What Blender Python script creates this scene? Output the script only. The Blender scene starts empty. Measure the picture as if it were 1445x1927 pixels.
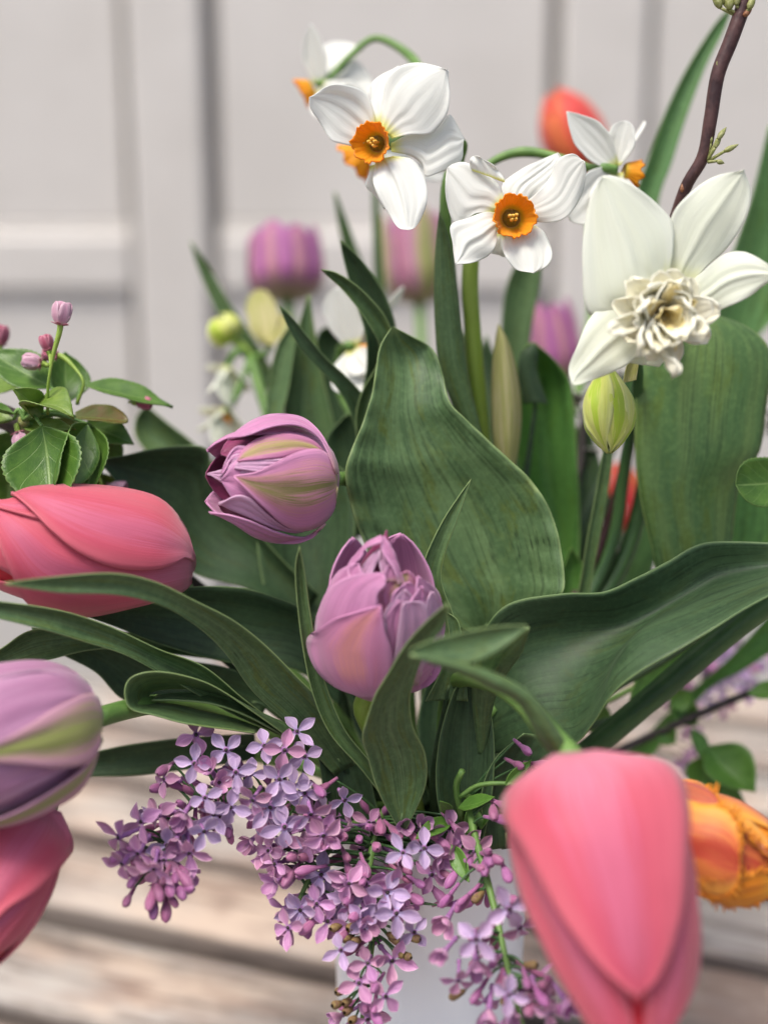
import bpy, bmesh, math, random
import numpy as np
from mathutils import Vector, Matrix, Quaternion
random.seed(7); rng = np.random.default_rng(7)
S = bpy.context.scene
COL = S.collection

# ------------------------------------------------------------------ camera
CAM = np.array((0.0, -0.5, 0.42)); PITCH = math.radians(14); FPX = 2510.0
FW = np.array((0, math.cos(PITCH), -math.sin(PITCH))); UP = np.array((0, math.sin(PITCH), math.cos(PITCH))); RT = np.array((1.0, 0, 0))
cd = bpy.data.cameras.new('camera'); cam = bpy.data.objects.new('camera', cd); COL.objects.link(cam)
cam.location = CAM; cam.rotation_euler = (math.pi/2 - PITCH, 0, 0)
cd.sensor_fit = 'VERTICAL'; cd.sensor_height = 36; cd.lens = 18 / (963.5/FPX)
cd.clip_start = 0.02; cd.clip_end = 100
cd.dof.use_dof = True; cd.dof.focus_distance = 0.497; cd.dof.aperture_fstop = cd.lens / 16.0   # a 16 mm wide aperture
S.camera = cam
# ------------------------------------------------------------------ light
SUN_EL, SUN_AZ = math.radians(66), math.radians(222)
w = bpy.data.worlds.new('World'); S.world = w; w.use_nodes = True
nt = w.node_tree; bg = nt.nodes['Background']; sky = nt.nodes.new('ShaderNodeTexSky')
sky.sky_type = 'NISHITA'; sky.sun_disc = False; sky.sun_elevation = SUN_EL; sky.sun_rotation = SUN_AZ
sky.air_density = 1.0; sky.dust_density = 4.0; sky.ozone_density = 1.0
nt.links.new(sky.outputs[0], bg.inputs[0]); bg.inputs[1].default_value = 0.095
sd = bpy.data.lights.new('sun', 'SUN'); sd.energy = 1.5; sd.angle = math.radians(22); sd.color = (1, .965, .90)
sun = bpy.data.objects.new('sun', sd); COL.objects.link(sun)
sdir = Vector((math.sin(SUN_AZ)*math.cos(SUN_EL), math.cos(SUN_AZ)*math.cos(SUN_EL), math.sin(SUN_EL)))
sun.rotation_euler = (-sdir).to_track_quat('-Z', 'Y').to_euler(); sun.location = (0, 0, 3)
S.view_settings.view_transform = 'Standard'; S.view_settings.look = 'None'
S.view_settings.exposure = 1.15; S.view_settings.gamma = 1
S.cycles.max_bounces = 8; S.cycles.transparent_max_bounces = 8

# ------------------------------------------------------------------ helpers
def P(px, py, d):
    """a direction through photo pixel (px, py), taken to distance d along the view axis -> world point"""
    return CAM + RT*((px-722.5)/FPX*d) - UP*((py-963.5)/FPX*d) + FW*d
def P3(t): return P(*t)
def mpx(px, d): return px/FPX*d
def cr(pts, n):
    """Catmull-Rom through pts (k,m) -> n samples, chord parametrised"""
    p = np.asarray(pts, float)
    if len(p) == 1: return np.repeat(p, n, 0)
    seg = np.sqrt(((p[1:]-p[:-1])**2).sum(1)); seg = np.maximum(seg, 1e-9)**.6
    t = np.concatenate([[0], np.cumsum(seg)]); t /= t[-1]
    q = np.linspace(0, 1, n); i = np.clip(np.searchsorted(t, q, 'right')-1, 0, len(p)-2)
    m = np.zeros_like(p)
    m[1:-1] = (p[2:]-p[:-2])/(t[2:]-t[:-2])[:, None]; m[0] = (p[1]-p[0])/(t[1]-t[0]); m[-1] = (p[-1]-p[-2])/(t[-1]-t[-2])
    h = (t[i+1]-t[i])[:, None]; s = ((q-t[i])/(t[i+1]-t[i]))[:, None]
    return (2*s**3-3*s**2+1)*p[i] + (s**3-2*s**2+s)*h*m[i] + (-2*s**3+3*s**2)*p[i+1] + (s**3-s**2)*h*m[i+1]
def fill_d(pts, d0=None, d1=None):
    """pixel points (x,y) or (x,y,d): missing depths interpolated"""
    pts = [list(p) for p in pts]; n = len(pts)
    ks = [i for i, p in enumerate(pts) if len(p) > 2]
    if d0 is not None and len(pts[0]) < 3: pts[0].append(d0); ks = [0]+ks
    if d1 is not None and len(pts[-1]) < 3: pts[-1].append(d1); ks.append(n-1)
    xs = sorted(set(ks)); ds = [pts[k][2] for k in xs]
    return [(p[0], p[1], float(np.interp(i, xs, ds))) for i, p in enumerate(pts)]
def curve(pts, d0=None, d1=None): return np.array([P3(p) for p in fill_d(pts, d0, d1)])
def vnoise(p, f, seed=0):
    """cheap smooth value wobble for arrays of points"""
    p = np.asarray(p)*f; r = np.random.default_rng(seed); o = 0
    for k in range(4):
        a = r.normal(size=3)*(1+.7*k); o = o + np.sin(p@a + r.uniform(0, 6.3))/(1+.6*k)
    return o/2.2

class MB:
    def __init__(s): s.v = []; s.f = []; s.uv = []; s.n = 0
    def grid(s, g, closed=False, uv=None):
        """g: (nv, nu, 3)"""
        nv, nu = g.shape[:2]; b = s.n
        s.v.extend(map(tuple, g.reshape(-1, 3))); s.n += nv*nu
        for j in range(nv):
            for i in range(nu): s.uv.append((i/(nu-1 if not closed else nu), j/(nv-1)))
        for j in range(nv-1):
            for i in range(nu if closed else nu-1):
                k = (i+1) % nu
                s.f.append((b+j*nu+i, b+j*nu+k, b+(j+1)*nu+k, b+(j+1)*nu+i))
        return s
    def cap(s, idx): s.f.append(tuple(idx)); return s
    def tube(s, pts, r, n=8, ns=None, caps=True):
        p = cr(pts, ns or max(6, 4*len(pts))); m = len(p)
        rr = np.interp(np.linspace(0, 1, m), np.linspace(0, 1, len(np.atleast_1d(r))), np.atleast_1d(r))
        tg = np.gradient(p, axis=0); tg /= np.linalg.norm(tg, axis=1)[:, None]+1e-12
        ref = np.array((.31, .83, .46)); g = np.zeros((m, n, 3)); a = np.linspace(0, 2*math.pi, n, endpoint=False)
        x = np.cross(tg[0], ref); x /= np.linalg.norm(x)
        for j in range(m):
            x = x - tg[j]*(x@tg[j]); x /= np.linalg.norm(x); y = np.cross(tg[j], x)
            g[j] = p[j] + rr[j]*(np.cos(a)[:, None]*x + np.sin(a)[:, None]*y)
        b = s.n; s.grid(g, closed=True)
        if caps:
            s.cap(range(b+n-1, b-1, -1)); s.cap(range(b+(m-1)*n, b+m*n))
        return s
    def box(s, x0, x1, y0, y1, z0, z1):
        b = s.n
        for x in (x0, x1):
            for y in (y0, y1):
                for z in (z0, z1): s.v.append((x, y, z)); s.uv.append((0, 0))
        s.n += 8
        for f in ((0,1,3,2),(4,6,7,5),(0,4,5,1),(2,3,7,6),(0,2,6,4),(1,5,7,3)): s.f.append(tuple(b+i for i in f))
        return s
    def mesh(s, name, mat, org=(0, 0, 0)):
        me = bpy.data.meshes.new(name); o = np.asarray(org, float)
        me.from_pydata([tuple(np.asarray(v)-o) for v in s.v], [], s.f)
        uvl = me.uv_layers.new(name='UVMap'); li = np.zeros(len(me.loops), np.int32); me.loops.foreach_get('vertex_index', li)
        uvl.data.foreach_set('uv', np.array(s.uv, np.float32)[li].ravel())
        me.materials.append(mat); me.polygons.foreach_set('use_smooth', [True]*len(me.polygons)); me.update()
        return me
    def obj(s, name, mat, parent=None, thick=0, org=None):
        o3 = org if org is not None else ORG.get(parent.name, (0, 0, 0)) if parent else (0, 0, 0)
        ob = bpy.data.objects.new(name, s.mesh(name, mat, o3)); COL.objects.link(ob)
        if parent: ob.parent = parent; ORG[ob.name] = o3
        elif org is not None: ob.location = org; ORG[ob.name] = org
        if thick:
            m = ob.modifiers.new('thickness', 'SOLIDIFY'); m.thickness = thick; m.offset = 0; m.use_even_offset = False
        return ob
ORG = {}
LABELS = set()
def tag(o, label, cat, group=None):
    o['label'] = label; o['category'] = cat
    if group: o['group'] = group
    return o
def thing(name, loc, label, cat, group=None):
    o = bpy.data.objects.new(name, None); COL.objects.link(o); o.location = tuple(loc); o.empty_display_size = .01
    ORG[o.name] = np.asarray(loc, float); return tag(o, label, cat, group)
def struct(o): o['kind'] = 'structure'; return o

# ------------------------------------------------------------------ materials
class NT:
    def __init__(s, name):
        s.m = bpy.data.materials.new(name); s.m.use_nodes = True; s.t = s.m.node_tree; s.t.nodes.clear()
        s.out = s.n('ShaderNodeOutputMaterial')
    def n(s, typ, **kw):
        o = s.t.nodes.new(typ)
        for k, v in kw.items(): setattr(o, k, v)
        return o
    def set(s, sock, v):
        if isinstance(v, bpy.types.NodeSocket): s.t.links.new(v, sock)
        elif v is not None:
            if sock.type == 'RGBA' and len(v) == 3: v = (*v, 1)
            sock.default_value = v
    def math(s, op, a, b=None, c=None, clamp=False):
        o = s.n('ShaderNodeMath', operation=op, use_clamp=clamp)
        for i, v in enumerate((a, b, c)):
            if v is not None: s.set(o.inputs[i], v)
        return o.outputs[0]
    def mix(s, f, a, b, typ='MIX'):
        o = s.n('ShaderNodeMix', data_type='RGBA', blend_type=typ); s.set(o.inputs[0], f); s.set(o.inputs[6], a); s.set(o.inputs[7], b); return o.outputs[2]
    def ramp(s, f, stops, interp='LINEAR'):
        o = s.n('ShaderNodeValToRGB'); o.color_ramp.interpolation = interp; e = o.color_ramp.elements
        while len(e) < len(stops): e.new(.5)
        for q, (p, c) in zip(e, stops): q.position = p; q.color = (*c, 1) if len(c) == 3 else c
        s.set(o.inputs[0], f); return o.outputs[0]
    def step(s, f, a, b): 
        o = s.n('ShaderNodeMapRange', interpolation_type='SMOOTHSTEP'); s.set(o.inputs[0], f); o.inputs[1].default_value = a; o.inputs[2].default_value = b; return o.outputs[0]
    def uv(s):
        u = s.n('ShaderNodeUVMap'); x = s.n('ShaderNodeSeparateXYZ'); s.t.links.new(u.outputs[0], x.inputs[0]); return x.outputs[0], x.outputs[1]
    def vec(s, x, y, z=0.0):
        c = s.n('ShaderNodeCombineXYZ'); s.set(c.inputs[0], x); s.set(c.inputs[1], y); s.set(c.inputs[2], z); return c.outputs[0]
    def noise(s, v, scale, detail=3, rough=.55, dist=0):
        o = s.n('ShaderNodeTexNoise'); s.set(o.inputs['Vector'], v); o.inputs['Scale'].default_value = scale
        o.inputs['Detail'].default_value = detail; o.inputs['Roughness'].default_value = rough; o.inputs['Distortion'].default_value = dist; return o.outputs[0]
    def pos(s): return s.n('ShaderNodeNewGeometry').outputs['Position']
    def objc(s): return s.n('ShaderNodeTexCoord').outputs['Object']
    def rnd(s): return s.n('ShaderNodeObjectInfo').outputs['Random']
    def finish(s, col, rough=.5, spec=.4, bump=None, bstr=.2, bdist=.001, trans=0, tcol=None, sheen=0, coat=0):
        b = s.n('ShaderNodeBsdfPrincipled'); s.set(b.inputs['Base Color'], col); s.set(b.inputs['Roughness'], rough)
        b.inputs['Specular IOR Level'].default_value = spec; b.inputs['Sheen Weight'].default_value = sheen
        nrm = None
        if bump is not None:
            u = s.n('ShaderNodeBump'); s.set(u.inputs['Height'], bump); u.inputs['Strength'].default_value = bstr; u.inputs['Distance'].default_value = bdist
            nrm = u.outputs[0]; s.t.links.new(nrm, b.inputs['Normal'])
        sh = b.outputs[0]
        if trans:
            t = s.n('ShaderNodeBsdfTranslucent'); s.set(t.inputs[0], tcol if tcol is not None else col)
            if nrm: s.t.links.new(nrm, t.inputs['Normal'])
            m = s.n('ShaderNodeMixShader'); m.inputs[0].default_value = trans
            s.t.links.new(sh, m.inputs[1]); s.t.links.new(t.outputs[0], m.inputs[2]); sh = m.outputs[0]
        s.t.links.new(sh, s.out.inputs[0]); return s.m
def srgb(r, g, b):
    f = lambda c: (c/255/12.92) if c <= 10 else ((c/255+.055)/1.055)**2.4
    return (f(r), f(g), f(b))

def mat_blade(name, base, alt, edge, veins=34, rub=.75, rough=.42, trans=.16, wear=.75, vein_dark=.62):
    """strap leaves: lengthwise veins, waxy bloom rubbed off in patches, pale thin margin"""
    t = NT(name); u, v = t.uv(); r = t.rnd(); p = t.pos()
    rz = t.math('MULTIPLY', r, 40.0)
    vv = t.vec(t.math('MULTIPLY', u, float(veins)), t.math('MULTIPLY', v, 3.0), rz)
    fine = t.noise(vv, 1.0, 2, .6)
    broad = t.noise(t.vec(t.math('MULTIPLY', u, 7.0), t.math('MULTIPLY', v, 1.6), rz), 1.0, 3, .6)
    rubn = t.noise(t.vec(t.math('MULTIPLY', u, 6.0), t.math('MULTIPLY', v, 5.0), rz), 1.0, 4, .65, .8)
    col = t.mix(t.step(broad, .36, .68), base, alt)
    col = t.mix(t.math('MULTIPLY', t.step(rubn, .5, .68), rub), col, (base[0]*1.25+.014, base[1]*1.02, base[2]*.36))
    col = t.mix(t.math('MULTIPLY', t.step(fine, .47, .37), vein_dark), col, tuple(c*.5 for c in base))
    # short dark scratches along the veins
    scr = t.noise(t.vec(t.math('MULTIPLY', u, 60.0), t.math('MULTIPLY', v, 9.0), rz), 1.0, 2, .7, .5)
    big = t.noise(p, 55.0, 3, .6)
    col = t.mix(t.math('MULTIPLY', t.math('MULTIPLY', t.step(scr, .56, .66), t.step(big, .5, .62)), wear), col, tuple(c*.32 for c in base))
    mott = t.noise(p, 420.0, 3, .7)
    col = t.mix(t.math('MULTIPLY', t.step(mott, .42, .7), .22), col, tuple(min(1, c*1.9) for c in alt))
    a = t.math('ABSOLUTE', t.math('SUBTRACT', u, .5))
    col = t.mix(t.math('MULTIPLY', t.step(t.math('ADD', a, t.math('MULTIPLY', t.math('SUBTRACT', rubn, .5), .03)), .482, .500), .6), col, edge)
    col = t.mix(t.math('MULTIPLY', t.step(v, .95, 1.0), .6), col, edge)
    h = t.math('ADD', fine, t.math('MULTIPLY', mott, .25))
    return t.finish(col, t.math('ADD', rough, t.math('MULTIPLY', mott, .12)), .42, h, .34, .0005, trans, t.mix(.5, col, (.16, .32, .03)), sheen=.02)
def mat_petal(name, body, edge, base, flame=None, flame2=None, streak=.25, edge_at=(.55, 1.0), edge_amt=.6, base_to=.22, flame_w=.42, flame_v=(.0, 1.0), rough=.48, trans=.3, jitter=0, tip=None, spec=.35, su=46, bump=.34):
    t = NT(name); u, v = t.uv(); rz = t.math('MULTIPLY', t.rnd(), 30.0)
    a = t.math('MULTIPLY', t.math('ABSOLUTE', t.math('SUBTRACT', u, .5)), 2.0)
    st = t.noise(t.vec(t.math('MULTIPLY', u, float(su)), t.math('MULTIPLY', v, 2.2), rz), 1.0, 3, .6)
    br = t.noise(t.vec(t.math('MULTIPLY', u, 6.0), t.math('MULTIPLY', v, 1.8), rz), 1.0, 3, .6)
    col = t.mix(t.step(br, .35, .68), body, tuple(c*.72+e*.28 for c, e in zip(body, edge)))
    col = t.mix(t.math('MULTIPLY', t.step(t.math('ADD', a, t.math('MULTIPLY', t.math('SUBTRACT', st, .5), .35)), *edge_at), edge_amt), col, edge)
    if flame:
        wob = t.math('ADD', a, t.math('MULTIPLY', t.math('SUBTRACT', st, .5), 1.5))
        wob = t.math('ADD', wob, t.math('MULTIPLY', t.math('SUBTRACT', br, .5), .5))
        mk = t.math('MULTIPLY', t.step(wob, flame_w, flame_w*.25), t.math('MULTIPLY', t.step(v, flame_v[0]-.02, flame_v[0]+.18), t.step(v, flame_v[1]+.1, flame_v[1]-.15)))
        if flame2:
            mk2 = t.math('MULTIPLY', t.step(wob, flame_w*1.7, flame_w*.8), .7); col = t.mix(mk2, col, flame2)
        col = t.mix(t.math('MULTIPLY', mk, .9), col, flame)
    if base: col = t.mix(t.math('MULTIPLY', t.step(t.math('ADD', v, t.math('MULTIPLY', t.math('SUBTRACT', st, .5), .12)), base_to, 0.0), .85), col, base)
    if tip: col = t.mix(t.step(v, .8, 1.0), col, tip)
    col = t.mix(t.math('MULTIPLY', t.step(st, .4, .66), streak), col, tuple(c*.6 for c in body))
    if jitter:
        hs = t.n('ShaderNodeHueSaturation'); t.set(hs.inputs['Color'], col)
        t.set(hs.inputs['Hue'], t.math('ADD', .5-jitter*.5, t.math('MULTIPLY', t.rnd(), jitter)))
        t.set(hs.inputs['Value'], t.math('ADD', .8, t.math('MULTIPLY', t.math('FRACT', t.math('MULTIPLY', t.rnd(), 17.3)), .4))); col = hs.outputs[0]
    return t.finish(col, rough, spec, st, bump, .0006, trans, col, sheen=.22)
def mat_plain(name, c1, c2, scale=120, rough=.5, trans=0, bump=.2, spec=.35, detail=4, stretch=None, bdist=.001):
    t = NT(name)
    if stretch: u, v = t.uv(); vec = t.vec(t.math('MULTIPLY', u, stretch[0]), t.math('MULTIPLY', v, stretch[1]), t.math('MULTIPLY', t.rnd(), 20.0)); n = t.noise(vec, 1.0, detail, .6)
    else: n = t.noise(t.pos(), scale, detail, .6)
    return t.finish(t.mix(t.step(n, .34, .66), c1, c2), rough, spec, n, bump, bdist, trans)

M = {}
M['blade'] = mat_blade('tulip_leaf_green', (.064, .124, .044), (.112, .186, .070), (.30, .40, .15), veins=56, wear=.9)
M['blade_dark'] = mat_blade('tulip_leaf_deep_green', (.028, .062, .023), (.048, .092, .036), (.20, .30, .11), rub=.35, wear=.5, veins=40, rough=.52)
M['blade_soft'] = mat_blade('daffodil_leaf_green', (.075, .175, .050), (.11, .23, .075), (.22, .38, .1), veins=16, rub=.5, wear=.1)
M['blade_stripe'] = mat_blade('striped_leaf_green', (.070, .150, .045), (.13, .215, .062), (.34, .46, .14), veins=44, rub=.6, wear=.2, vein_dark=.55)
M['blade_bright'] = mat_blade('bright_leaf_green', (.10, .26, .055), (.14, .32, .07), (.3, .45, .12), veins=14, rub=.4, wear=0, trans=.3)
M['stem'] = mat_plain('stem_green', (.10, .20, .045), (.16, .28, .07), rough=.45, stretch=(6, 14), trans=.08)
M['stem_yellow'] = mat_plain('stem_yellow_green', (.24, .36, .05), (.30, .42, .08), rough=.45, stretch=(6, 9), trans=.1)
M['stem_dark'] = mat_plain('stem_deep_green', (.035, .085, .03), (.06, .13, .04), rough=.45, stretch=(6, 14))
M['pink'] = mat_petal('coral_pink_petal', (.66, .092, .150), (.74, .18, .225), (.72, .27, .36), su=120, bump=.4, flame=(.66, .15, .25), flame_w=.5, flame_v=(0, .9), streak=.18, base_to=.3, trans=.28)
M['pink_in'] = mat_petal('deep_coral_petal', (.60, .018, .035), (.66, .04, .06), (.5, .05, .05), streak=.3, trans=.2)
M['mauve'] = mat_petal('mauve_petal', (.60, .235, .43), (.72, .37, .58), (.60, .38, .32), streak=.38, su=80, base_to=.2, edge_at=(.5, 1), trans=.25)
M['mauve_flame'] = mat_petal('mauve_petal_with_green_flame', (.64, .24, .40), (.68, .31, .52), (.34, .34, .10), su=90, flame=(.19, .20, .035), flame2=(.62, .32, .24), flame_w=.40, flame_v=(0, 1), streak=.32, base_to=.16, trans=.2)
M['mauve_blush'] = mat_petal('mauve_petal_with_peach_blush', (.63, .22, .38), (.66, .30, .52), (.62, .30, .45), su=90, flame=(.70, .28, .26), flame_w=.5, flame_v=(.15, .95), streak=.22, trans=.25)
M['mauve_pale'] = mat_petal('pale_mauve_petal', (.66, .36, .54), (.76, .50, .66), (.62, .4, .4), streak=.35, su=70, trans=.3)
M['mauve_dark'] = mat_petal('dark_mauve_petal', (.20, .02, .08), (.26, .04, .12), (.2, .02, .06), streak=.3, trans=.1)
M['mauve_tan'] = mat_petal('olive_tipped_mauve_petal', (.58, .22, .34), (.6, .22, .42), (.5, .4, .16), flame=(.42, .36, .10), flame_w=.6, streak=.3, trans=.25)
M['lav'] = mat_petal('lavender_striped_petal', (.44, .19, .33), (.58, .34, .48), (.30, .34, .12), su=60, flame=None, streak=.35, base_to=.12, trans=.2)
M['lav_green'] = mat_petal('lavender_petal_with_green_band', (.48, .22, .34), (.56, .30, .42), (.26, .30, .07), flame=(.24, .31, .045), flame2=(.5, .28, .26), flame_w=.75, flame_v=(-.2, 1.1), streak=.25, base_to=.12, trans=.15)
M['purple_back'] = mat_petal('magenta_purple_petal', (.46, .14, .35), (.54, .20, .44), (.3, .32, .10), flame=(.62, .32, .32), flame_w=.3, streak=.3, trans=.3, base_to=.3)
M['orange'] = mat_petal('orange_petal_with_red_flame', (.78, .26, .06), (.88, .42, .05), (.7, .3, .08), flame=(.48, .045, .03), flame2=(.64, .13, .045), flame_w=.46, flame_v=(.0, .95), streak=.2, trans=.25, edge_amt=.9)
M['orange_back'] = mat_petal('brownish_orange_petal', (.52, .10, .07), (.80, .32, .06), (.5, .1, .09), edge_at=(.6, 1), edge_amt=.9, streak=.3, trans=.25)
M['orange_in'] = mat_petal('yellow_orange_petal', (.88, .30, .012), (.95, .50, .03), (.8, .2, .01), streak=.2, trans=.35, tip=(.95, .55, .05))
M['red_orange'] = mat_petal('red_petal_with_orange_edge', (.72, .045, .07), (.86, .22, .06), (.6, .2, .1), edge_at=(.35, .9), edge_amt=.95, streak=.15, trans=.35)
M['white'] = mat_petal('white_daffodil_petal', (.83, .83, .775), (.86, .865, .82), (.74, .74, .08), streak=.07, base_to=.15, trans=.36, rough=.55, su=30, bump=.22)
M['cream'] = mat_petal('cream_white_daffodil_petal', (.82, .84, .71), (.86, .875, .79), (.78, .78, .32), streak=.06, base_to=.24, trans=.38, rough=.55, su=26, bump=.2)
M['frill'] = mat_petal('cream_frill_petal', (.92, .885, .70), (.94, .925, .80), (.90, .70, .22), streak=.02, base_to=.38, trans=.22, su=10)
M['frill_yellow'] = mat_petal('golden_frill_petal', (.90, .76, .36), (.92, .86, .62), (.82, .56, .10), streak=.03, base_to=.5, trans=.25, su=10)
M['corona'] = mat_petal('orange_corona', (.95, .42, .006), (.96, .45, .008), (.56, .46, .02), streak=.22, base_to=.40, trans=.42, su=70, edge_amt=.1, bump=.4, tip=(.96, .36, .004))
M['anther'] = mat_plain('anther_yellow', (.72, .42, .06), (.8, .52, .12), 900, .6)
M['bud_yellow'] = mat_petal('yellow_green_bud_petal', (.66, .70, .14), (.76, .78, .36), (.42, .58, .04), flame=(.42, .58, .03), flame_w=.32, flame_v=(-.1, 1.1), streak=.25, trans=.25, su=24)
M['spathe'] = mat_plain('papery_spathe', (.46, .46, .14), (.62, .56, .30), rough=.6, stretch=(10, 2), trans=.3)
M['lilac'] = mat_petal('lilac_petal', (.41, .285, .48), (.72, .55, .70), (.42, .35, .58), streak=.14, base_to=.3, edge_at=(.66, 1), edge_amt=.8, trans=.22, jitter=.03, su=14)
M['lilac_pink'] = mat_petal('pinkish_lilac_petal', (.47, .21, .39), (.74, .46, .60), (.42, .24, .44), streak=.15, base_to=.2, edge_at=(.7, 1), edge_amt=.8, trans=.2, jitter=.06, su=14)
M['lilac_tube'] = mat_plain('lilac_tube', (.32, .14, .34), (.42, .2, .42), 500, .5, .15)
M['lilac_bud'] = mat_petal('lilac_bud', (.36, .11, .25), (.48, .21, .36), (.3, .1, .22), streak=.3, trans=.12, jitter=.06, su=24)
M['bud_brown'] = mat_plain('withered_bud', (.16, .085, .05), (.24, .17, .06), 700, .7)
M['bark'] = mat_plain('twig_bark', (.035, .014, .014), (.085, .038, .034), 420, .45, 0, .5, .4, stretch=(3, 40))
M['bark_grey'] = mat_plain('dark_branch_bark', (.02, .014, .013), (.05, .038, .034), 300, .6, 0, .6)
M['bud_green'] = mat_plain('green_leaf_bud', (.22, .24, .06), (.36, .36, .16), 900, .5, .1)
M['bud_scale'] = mat_plain('brown_bud_scale', (.16, .055, .02), (.28, .13, .06), 900, .5)
M['blossom'] = mat_petal('pale_pink_blossom', (.66, .34, .46), (.78, .58, .64), (.7, .6, .4), streak=.2, trans=.3, su=14)
M['blossom_dark'] = mat_petal('deep_pink_blossom_bud', (.42, .08, .14), (.6, .25, .32), (.5, .2, .2), streak=.2, trans=.2, su=14)
M['blossom_white'] = mat_petal('white_blossom', (.74, .72, .66), (.8, .78, .74), (.5, .5, .2), streak=.1, trans=.3, su=14)

def mat_broad(name, c1, c2, vein):
    """broad leaf with midrib and curved side veins"""
    t = NT(name); u, v = t.uv(); a = t.math('ABSOLUTE', t.math('SUBTRACT', u, .5))
    rz = t.math('MULTIPLY', t.rnd(), 30.0)
    n = t.noise(t.pos(), 160, 4, .6)
    col = t.mix(t.step(n, .35, .68), c1, c2)
    sv = t.math('FRACT', t.math('ADD', t.math('SUBTRACT', t.math('MULTIPLY', v, 5.0), t.math('MULTIPLY', t.math('POWER', a, .8), 4.2)), rz))
    sv = t.math('ABSOLUTE', t.math('SUBTRACT', sv, .5))
    svm = t.math('MULTIPLY', t.step(sv, .05, .0), .5)
    mid = t.step(a, .03, .008)
    col = t.mix(svm, col, vein); col = t.mix(t.math('MULTIPLY', mid, .8), col, vein)
    col = t.mix(t.math('MULTIPLY', t.step(a, .475, .497), .5), col, vein)
    net = t.n('ShaderNodeTexVoronoi', feature='DISTANCE_TO_EDGE'); t.set(net.inputs['Vector'], t.pos()); net.inputs['Scale'].default_value = 900
    h = t.math('SUBTRACT', t.math('MULTIPLY', net.outputs[0], .5), t.math('MAXIMUM', mid, svm))
    return t.finish(col, .4, .45, h, .3, .0007, .25, t.mix(.5, col, (.2, .38, .02)))
M['apple'] = mat_broad('apple_leaf_green', (.060, .140, .018), (.10, .205, .028), (.22, .34, .09))
M['apple_young'] = mat_broad('young_apple_leaf_green', (.13, .22, .03), (.19, .28, .045), (.24, .34, .1))
M['apple_brown'] = mat_broad('bronze_apple_leaf', (.11, .13, .02), (.18, .11, .035), (.2, .26, .06))
M['lilac_leaf'] = mat_broad('lilac_leaf_green', (.09, .21, .03), (.13, .28, .045), (.2, .36, .08))

# ------------------------------------------------------------------ the setting: table boards, door behind
def mat_wood():
    t = NT('weathered_board'); oc = t.objc(); r = t.rnd(); rz = t.math('MULTIPLY', r, 9.0)
    s = t.n('ShaderNodeSeparateXYZ'); t.set(s.inputs[0], oc)
    g = t.noise(t.vec(t.math('MULTIPLY', s.outputs[0], 9.0), t.math('MULTIPLY', s.outputs[1], 110.0), rz), 1.0, 5, .65, .6)
    blot = t.noise(t.vec(t.math('MULTIPLY', s.outputs[0], 14.0), t.math('MULTIPLY', s.outputs[1], 30.0), rz), 1.0, 4, .6)
    grey = t.noise(t.vec(t.math('MULTIPLY', s.outputs[0], 7.0), t.math('MULTIPLY', s.outputs[1], 18.0), t.math('ADD', rz, 4.0)), 1.0, 3, .6)
    col = t.mix(t.step(blot, .40, .60), (.27, .195, .155), (.47, .37, .295))
    col = t.mix(t.math('MULTIPLY', t.step(grey, .36, .6), t.math('ADD', .5, t.math('MULTIPLY', r, .5))), col, (.37, .345, .315))
    col = t.mix(t.math('MULTIPLY', t.step(g, .50, .38), .75), col, (.10, .075, .062))
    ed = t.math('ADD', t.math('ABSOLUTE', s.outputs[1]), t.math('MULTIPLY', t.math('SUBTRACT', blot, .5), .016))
    col = t.mix(t.math('MULTIPLY', t.step(ed, .031, .0385), .85), col, (.055, .042, .036))     # shade of the gaps, painted into the colour along each board's edges
    crk = t.noise(t.vec(t.math('MULTIPLY', s.outputs[0], 5.0), t.math('MULTIPLY', s.outputs[1], 60.0), t.math('ADD', rz, 2.0)), 1.0, 3, .6, 1.0)
    col = t.mix(t.math('MULTIPLY', t.step(crk, .62, .70), .75), col, (.06, .045, .038))
    return t.finish(col, .75, .25, g, .6, .002)
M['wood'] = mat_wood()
TB = thing('table', (0, .35, 0), 'weathered wooden table of wide boards under the white vase', 'table')
PA = math.radians(-20.5); ax = np.array((math.cos(PA), math.sin(PA))); ay = np.array((-math.sin(PA), math.cos(PA)))
def board(k, wd=.0775):
    c0 = np.array((-.20, .205)) + ay*((k+.5)*.0885)     # a gap seen in the photograph passes here
    # left ends follow a line that runs back to the right
    x0 = -1.0
    if k > 2: x0 = -.34 + (k-3)*.24
    m = MB(); x1 = 1.5; nseg = 14
    g = np.zeros((nseg, 7, 3))
    prof = [(-wd/2, -.036), (-wd/2, -.0035), (-wd/2+.0035, 0), (0, .0006*random.uniform(-1, 1)), (wd/2-.0035, 0), (wd/2, -.0035), (wd/2, -.036)]
    for j in range(nseg):
        x = x0+(x1-x0)*j/(nseg-1)
        for i, (y, z) in enumerate(prof):
            wob = .0016*math.sin(x*23+k*2.3+i*.4)+.001*math.sin(x*61+k)
            g[j, i] = (x, y+(wob if abs(y) > .03 else 0), z+.0008*math.sin(x*9+k*1.7))
    m.grid(g); m.cap([0, 1, 2, 3, 4, 5, 6]); b = (nseg-1)*7; m.cap([b+6, b+5, b+4, b+3, b+2, b+1, b])
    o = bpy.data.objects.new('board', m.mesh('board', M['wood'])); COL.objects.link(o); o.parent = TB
    o.location = tuple(np.array((c0[0], c0[1], random.uniform(-.0012, .0012))) - ORG['table']); o.rotation_euler = (random.uniform(-.01, .01), 0, PA)
    return o
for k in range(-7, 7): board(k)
MB().box(-1.2, 1.3, -1.0, .02, -.08, -.0385).obj('under_frame', mat_plain('dark_frame_wood', (.035, .026, .022), (.06, .045, .036), 40, .8), TB)

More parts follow.
